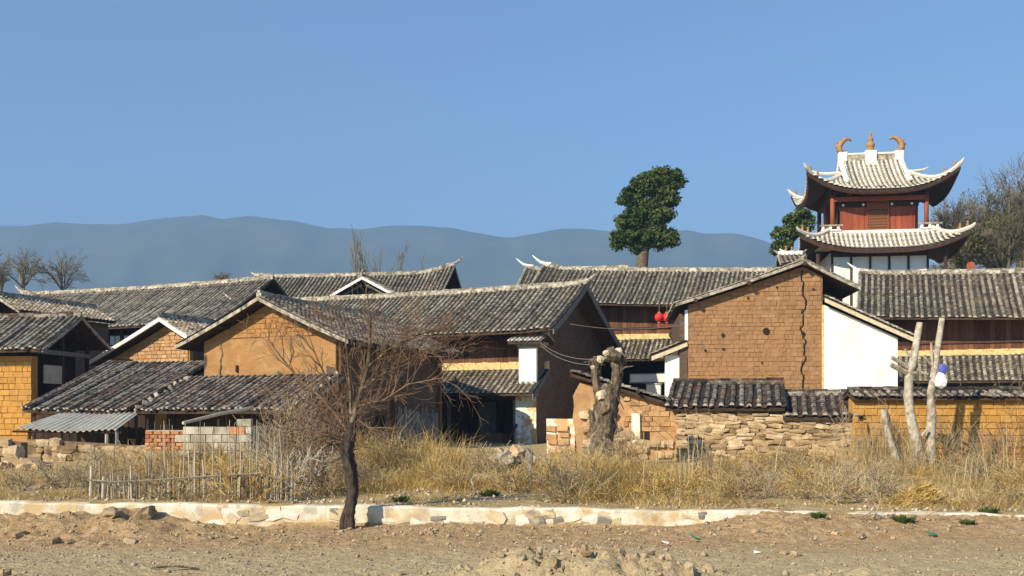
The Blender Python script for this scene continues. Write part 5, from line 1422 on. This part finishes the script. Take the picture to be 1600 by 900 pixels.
bush(1250, 22, .55, 22, 17, 'grey-green dead bush mound under the stone shed', 'twig', .9)
bush(1310, 20, .45, 18, 18, 'low dead bush beside the straw heap', 'twig', .9)
bush(760, 24, .5, 14, 19, 'small dead bush before the doorway boards', 'twig', .8)
bush(1110, 21, .95, 12, 20, 'stand of dead reeds below the stone shed roof', 'stick', .25, 1)
bush(1500, 29.5, 1.95, 26, 21, 'dead climber spilling over the tiled cap of the ochre wall', 'twig', .7)
bush(1590, 29.5, 2.1, 26, 22, 'dead climber hanging before the hall pent roof', 'twig', .7)

# the many small dead shrubs of the waste strip, alike but for their place
srng = random.Random(77); protos = []
for k in range(6):
    st = [MB()]
    for q_ in range(16):
        d = Vector((srng.gauss(0, .7), srng.gauss(0, .7), 1))
        grow(st, (srng.gauss(0, .1), srng.gauss(0, .1), -.03), d, srng.uniform(.25, .5), .007, 1, 3, srng, up=.02, wig=.22, nch=(3, 4), spread=(.3, .9), lenf=(.45, .75), radf=.65, segs=3, minr=.0035)
    protos.append(st[0].mesh('stems', M[('twig', 'weed', 'grass')[k % 3]]))
for i in range(95):
    Y = srng.uniform(17, 26.5); px = srng.choice((srng.uniform(150, 420), srng.uniform(400, 1620), srng.uniform(560, 1620)))
    X = PX(px, Y); t = empty('scrub_bush', (X, Y, float(gz(X, Y))), srng.random() * 6, 'small leafless scrub bush in the dead grass below the walls', 'shrub', 'scrub bushes in the dead grass')
    s_ = srng.uniform(.6, 1.35); link('stems', srng.choice(protos), t, (0, 0, 0), (0, 0, 0), (s_ * 1.2, s_ * 1.2, s_))

def tuft(px, py, s, seed, label):
    Y = None
    for y in np.linspace(12, 24, 400):
        if abs(HOR + (CAMZ - float(gz(PX(px, y), y))) * F / y - py) < 1.2: Y = y; break
    if Y is None: Y = 16.6
    X = PX(px, Y); rg = np.random.default_rng(seed); n = 90
    a = rg.uniform(0, 2 * PI, n); rr = rg.random(n) ** .5 * s; bx_ = np.stack([np.cos(a) * rr, np.sin(a) * rr, np.zeros(n)], 1)
    hh = rg.uniform(.4, 1., n) * s * .9; tip = bx_ * 1.7 + np.stack([0 * hh, 0 * hh, hh], 1); w = np.stack([-np.sin(a), np.cos(a), 0 * a], 1) * .012
    V = np.stack([bx_ - w, bx_ + w, (bx_ + tip) / 2 + w * 1.5, tip, (bx_ + tip) / 2 - w * 1.5], 1)
    me = np_mesh('green_tuft', V.reshape(-1, 3), [np.arange(n * 5).reshape(n, 5)], M['green'], rg.random(n))
    o = link('green_tuft', me, None, (X, Y, float(gz(X, Y)))); tag(o, label, 'weed')
tuft(625, 783, .13, 1, 'small green weed behind the wall near the crooked tree'); tuft(765, 774, .15, 2, 'green weed beside the pale curled board')
tuft(1278, 808, .10, 3, 'green weed at the buried end of the roadside wall'); tuft(1412, 815, .13, 4, 'green weed among broken twigs on the earth bank')
tuft(1512, 818, .09, 5, 'small green weed on the earth bank'); tuft(1545, 800, .12, 6, 'green weed at the edge of the pale straw')

# ------------------------------------------------------------------ stones, clods, litter
rg = np.random.default_rng(11)
def pebbles(name, n, x0, x1, y0, y1, s0, s1, m, seed, dens=None):
    rg = np.random.default_rng(seed)
    X = rg.uniform(x0, x1, n); Y = rg.uniform(y0, y1, n)
    if dens is not None:
        k = rg.random(n) < dens(X, Y); X, Y = X[k], Y[k]; n = len(X)
    s = s0 + (s1 - s0) * rg.random(n) ** 4
    O = np.array([[1, 0, 0], [0, 1, 0], [-1, 0, 0], [0, -1, 0], [0, 0, 1], [0, 0, -1]], float)
    V = O[None] * s[:, None, None] * rg.uniform(.6, 1.3, (n, 6, 1)) * np.array([1, 1, .7]); V = V + rg.normal(0, .25, V.shape) * s[:, None, None]
    a = rg.uniform(0, 2 * PI, n); c, si = np.cos(a)[:, None], np.sin(a)[:, None]
    V = np.stack([V[..., 0] * c - V[..., 1] * si, V[..., 0] * si + V[..., 1] * c, V[..., 2]], -1)
    V = V + np.stack([X, Y, gz(X, Y) + s * .25], -1)[:, None]
    T_ = np.array([[0, 1, 4], [1, 2, 4], [2, 3, 4], [3, 0, 4], [1, 0, 5], [2, 1, 5], [3, 2, 5], [0, 3, 5]])
    Fc = (T_[None] + (np.arange(n) * 6)[:, None, None]).reshape(-1, 3)
    return link(name, np_mesh(name, V.reshape(-1, 3), [Fc], M[m], np.repeat(rg.random(n), 8)))
tag(pebbles('gravel', 15000, -7.5, 7.5, 10.2, 16.0, .004, .024, 'pebble', 1), 'loose gravel strewn over the dirt road', 'gravel', kind='stuff')
tag(pebbles('earth_crumbs', 6000, -8, 8, 10.3, 16.0, .008, .05, 'clod', 2, lambda X, Y: .12 + .5 * (Y > 14.6) + .88 * (np.hypot((X - .8) / 1.9, (Y - 11.2) / .85) < 1)), 'crumbled clods of dug earth on the road and its mound', 'earth', kind='stuff')
tag(pebbles('rubble_chips', 2600, -9, 9, 16.4, 20, .01, .06, 'pebble', 3), 'stone chips in the dead grass behind the roadside wall', 'rubble', kind='stuff')
rng = random.Random(31)
for i in range(110):     # dug clods on the mound, each its own lump
    X, Y = .75 + rng.gauss(0, .85), 11.15 + rng.gauss(0, .3)
    s = .03 + .08 * rng.random() ** 2
    o = link('earth_clod', rng.choice(stone_meshes('clod', sph=.65, jit=.12)), None, (X, Y, float(gz(X, Y)) + s * .2), (rng.random() * 3, rng.random() * 3, rng.random() * 3), (s * 1.3, s, s * .85))
    tag(o, 'lump of dry dug earth on the mound in the road', 'clod', 'clods on the earth mound')
for i, (px, py, s) in enumerate([(205, 850, .14), (176, 806, .2), (228, 806, .26), (85, 848, .12), (108, 850, .1), (30, 838, .14), (668, 831, .1), (672, 834, .08), (590, 843, .06), (1345, 840, .1), (1395, 842, .06), (1305, 835, .07), (1225, 866, .07), (915, 868, .08), (1030, 850, .07), (1245, 868, .09), (160, 852, .07), (1370, 862, .07), (1560, 868, .06), (1180, 832, .08), (5, 900, .12), (330, 842, .06)]):
    zz_ = None
    for y in np.linspace(10.8, 16, 500):
        if HOR + (CAMZ - float(gz(PX(px, y), y))) * F / y <= py: zz_ = y; break
    y = zz_ or 15.8; X = PX(px, y)
    o = link('road_stone', rng.choice(stone_meshes('clod' if i % 3 == 0 or i < 6 else 'stone', sph=.6)), None, (X, y, float(gz(X, y)) + s * .18), (rng.uniform(-.3, .3), rng.uniform(-.3, .3), rng.random() * 3), (s * 1.3, s, s * .7))
    tag(o, 'loose fist-sized stone lying on the dirt road', 'stone', 'loose stones on the dirt road')
# rubble heap at the doorway
for i in range(26):
    px = rng.uniform(770, 850); Y = rng.uniform(25, 28); X = PX(px, Y); s = rng.uniform(.15, .42)
    o = link('rubble_stone', rng.choice(stone_meshes('lime' if i % 2 else 'stone', sph=.3)), None, (X, Y, float(gz(X, Y)) + s * .25 + .25 * max(0, 1 - abs(px - 812) / 40)), (rng.random(), rng.random(), rng.random() * 3), (s * 1.2, s, s * .8))
    tag(o, 'grey rubble block heaped before the doorway pier', 'stone', 'rubble heap before the doorway')
for i in range(12):
    px = rng.uniform(-10, 60); Y = rng.uniform(23, 25); X = PX(px, Y); s = rng.uniform(.18, .36)
    o = link('fallen_stone', rng.choice(stone_meshes('stone', sph=.25)), None, (X, Y, float(gz(X, Y)) + s * .2), (rng.random() * .5, rng.random() * .5, rng.random() * 3), (s * 1.3, s, s * .7))
    tag(o, 'fallen stone lying below the stack of square stones', 'stone', 'fallen stones below the stack')
def shard(name, px, py, Y, label, cat, m, size, rot=(.3, .4, .5)):
    X = PX(px, Y); mb = MB(); rg_ = random.Random(px)
    n = 7; ring = [(math.cos(2 * PI * i / n) * size * rg_.uniform(.6, 1.2), math.sin(2 * PI * i / n) * size * rg_.uniform(.4, .8)) for i in range(n)]
    vs = [(a, b, .015 * math.sin(a * 60)) for a, b in ring] + [(a, b, -.012 + .015 * math.sin(a * 60)) for a, b in ring]
    mb.add(vs, [tuple(range(n)), tuple(range(2 * n - 1, n - 1, -1))] + [(i, n + i, n + (i + 1) % n, (i + 1) % n) for i in range(n)], .5)
    tag(mb.build(name, M[m], None, (X, Y, max(PZ(py, Y), float(gz(X, Y)) + .02)), rot), label, cat)
shard('plastic_scrap', 1086, 838, 14.2, 'torn green plastic scrap on the dirt below the wall', 'litter', 'plasticg', .1)
shard('plastic_scrap', 1457, 833, 14.6, 'faded turquoise plastic scrap on the earth bank', 'litter', 'plasticg', .09, (.1, .1, 0))
shard('paper_scrap', 1040, 847, 13.9, 'white paper scrap trodden into the road dirt', 'litter', 'plasticw', .08, (.2, .1, 1))
shard('paper_scrap', 1182, 864, 13.2, 'crumpled white scrap beside the earth mound', 'litter', 'plasticw', .06, (.2, .1, 2))
shard('paper_scrap', 1348, 838, 14.4, 'pale scrap on the road edge near the broken twigs', 'litter', 'plasticw', .05, (.4, .1, 1))
mb = MB(); a = P(236, 888, 11.75); b_ = P(312, 890, 11.7)
for q_ in (a, b_): q_.z = float(gz(q_.x, q_.y)) + .02
mid = (a + b_) / 2; mid.z += .03; mb.tube([a, mid, b_], [.012, .018, .01], 5); tag(mb.build('fallen_branch', M['barkgrey'], None), 'thin bent branch lying on the grey gravel', 'branch')
# straw heap
c0 = (PX(1425, 17.6), 17.6, float(gz(PX(1425, 17.6), 17.6)))
t = empty('straw_heap', c0, R(12), 'wedge-shaped heap of golden straw at the road edge', 'heap')
rg = np.random.default_rng(5); n = 2600
u = rg.uniform(-.42, .42, n); hgt = .34 * np.clip((u + .45) / .7, 0.05, 1) * np.clip((.46 - u) / .16, 0, 1); v = rg.normal(0, .14, n); z = hgt * np.clip(1 - np.abs(v) / .38, 0, 1) * rg.uniform(.75, 1.05, n)
p = np.stack([u, v, z], 1); d = np.stack([rg.normal(.5, .4, n), rg.normal(0, .4, n), rg.normal(.1, .3, n)], 1) * .13; w = np.stack([0 * u, rg.normal(0, 1, n), rg.normal(0, 1, n)], 1) * .006
V = np.stack([p - d - w, p - d + w, p + d + w, p + d - w], 1)
link('straw', np_mesh('straw', V.reshape(-1, 3), [np.arange(n * 4).reshape(n, 4)], M['grass'], rg.random(n)), t)
mb = MB(); vs = []; fs = []
for i in range(9):
    u = -.42 + .84 * i / 8; hh = .30 * min(1, max(.05, (u + .45) / .7)) * min(1, max(0.1, (.46 - u) / .16))
    for (v_, z_) in ((-.3, -.03), (-.15, hh * .6), (0, hh), (.15, hh * .6), (.3, -.03)): vs.append((u, v_, z_))
for i in range(8):
    for j in range(4): fs.append((i * 5 + j, i * 5 + 5 + j, i * 5 + 6 + j, i * 5 + 1 + j))
mb.add(vs, fs, .3); mb.build('core', M['grass'], t)
# broken twigs on the bank
for i, (px, py) in enumerate([(1365, 812), (1385, 815), (1440, 820), (1320, 805)]):
    Y = 15.6; X = PX(px, Y); t = empty('broken_twig', (X, Y, float(gz(X, Y))), 0, ['broken twig with forked end on the earth bank', 'pale snapped twig beside the green weed', 'dark twig leaning down the earth bank', 'curved twig at the buried wall end'][i], 'twig')
    st = [MB()]; grow(st, (0, 0, .02), (rng.uniform(-1, 1), -.3, rng.uniform(.2, .7)), .45, .013, 1, 2, rng, up=0, nch=(2, 3), minr=.005); st[0].build('stem', M['twig' if i != 1 else 'stick'], t)
# pale curled board, upright white stake
mb = MB(); Y = 18.5; mb.tube([P(752, 785, Y), P(742, 768, Y), P(736, 750, Y), P(742, 742, Y)], [.05, .045, .05, .03], 5, flat=.3); tag(mb.build('bent_board', M['barkpale'], None), 'pale curled strip of bark standing in the grass', 'board')
mb = MB(); Y = 20; mb.tube([P(826, 765, Y), P(828, 735, Y), P(830, 705, Y)], [.05, .045, .04], 5); tag(mb.build('stake', M['lime'], None), 'whitish stake leaning in the grass before the rubble heap', 'stake')

# lanterns, boards, bag, cables, red disc
for px, lab in ((1030, 'red paper lantern hung nearer the timber house under the gallery eave'), (1042, 'red paper lantern hung nearer the adobe gable under the gallery eave')):
    Y = 55.2; c = P(px, 496, Y); t = empty('lantern', c, 0, lab, 'lantern', 'red lanterns under the gallery eave')
    mb = MB(); mb.lathe([(.08, -.24), (.2, -.17), (.26, 0), (.2, .17), (.08, .24)], (0, 0, 0), 12); mb.build('lantern_body', M['red'], t, smooth=True)
    mb = MB(); mb.lathe([(.09, .24), (.09, .3)], (0, 0, 0), 8); mb.lathe([(.09, -.3), (.09, -.24)], (0, 0, 0), 8); mb.tube([(0, 0, .3), (0, 0, .75)], .012, 4); mb.build('cap', M['gold'], t)
    mb = MB(); mb.tube([(0, 0, -.3), (0, 0, -.55)], [.05, .03], 6); mb.build('tassel', M['red'], t)
Y = 52.8
t = empty('gate_board', P(1015, 591, Y), R(-18), 'long white board across the dark opening under the pent roof', 'board'); bx(t, 'panel', -1.0, 1.0, -.03, .03, -.2, .2, 'white'); bx(t, 'frame', -1.06, 1.06, .031, .06, -.26, .26, 'greywood')
t = empty('white_block', P(1021, 606, Y - .6), R(-18), 'small white plastered block below the long white board', 'block'); bx(t, 'face', -.36, .36, 0, .4, -2.8, .16, 'white'); bx(t, 'coping', -.42, .42, -.05, .45, .165, .24, 'lime')
Y = 25.6; c = P(1470, 607, Y)
t = empty('plastic_bag', c, 0, 'blue and white plastic bag snagged on the lopped tree', 'bag')
def bag(name, m, z0, z1, w, x0=0.):
    mb = MB(); rg_ = random.Random(3); prof_ = [(.25, 0), (.9, .15), (1, .4), (.85, .7), (.55, .92), (.3, 1)]; vs = []; fs = []; n = 12
    for (r_, h_) in prof_:
        for k in range(n):
            a = 2 * PI * k / n; q_ = r_ * w * rg_.uniform(.85, 1.12); vs.append((x0 + q_ * math.cos(a), q_ * .6 * math.sin(a), z0 + (z1 - z0) * h_))
    for i in range(len(prof_) - 1):
        for k in range(n): fs.append((i * n + k, i * n + (k + 1) % n, i * n + n + (k + 1) % n, i * n + n + k))
    mb.add(vs, fs + [tuple(range(n))[::-1], tuple(range(60, 72))], .5); mb.build(name, M[m], t)
bag('white_bag', 'plasticw', 0, .4, .15); bag('blue_bag', 'plasticb', .36, .62, .1, .05)
mb = MB(); mb.tube([(.0, 0, .0), (-.08, .2, -.35), (-.12, .38, -.7)], .006, 4); mb.build('string', M['cable'], t)
for i, (a, b_, lab) in enumerate([((845, 536, 43.2), (950, 560, 26.4), 'upper slack cable from the timber house gable to the pollarded trunk'), ((845, 540, 43.2), (945, 570, 26.4), 'lower slack cable from the timber house gable to the pollarded trunk'),
                                  ((890, 506, 44.6), (1080, 505, 45.2), 'thin wire strung across to the adobe gable')]):
    p0, p1 = P(*a), P(*b_); mb = MB(); pts = [p0.lerp(p1, s / 14) - Vector((0, 0, .25 * 4 * (s / 14) * (1 - s / 14))) for s in range(15)]
    mb.tube(pts, .009 if i < 2 else .01, 4); tag(mb.build('cable', M['cable'], None), lab, 'cable')
Y = 58; t = empty('red_emblem', (PX(1517, Y), Y, PZ(421, Y)), R(-20), 'weathered red round ornament standing on the hall ridge', 'ornament')
mb = MB(); mb.tube([(0, -.04, .2), (0, .04, .2)], .24, 14); mb.build('disc', M['redwood'], t); mb = MB(); mb.tube([(0, 0, -1.2), (0, 0, .1)], .05, 6); mb.build('stem', M['wood'], t)
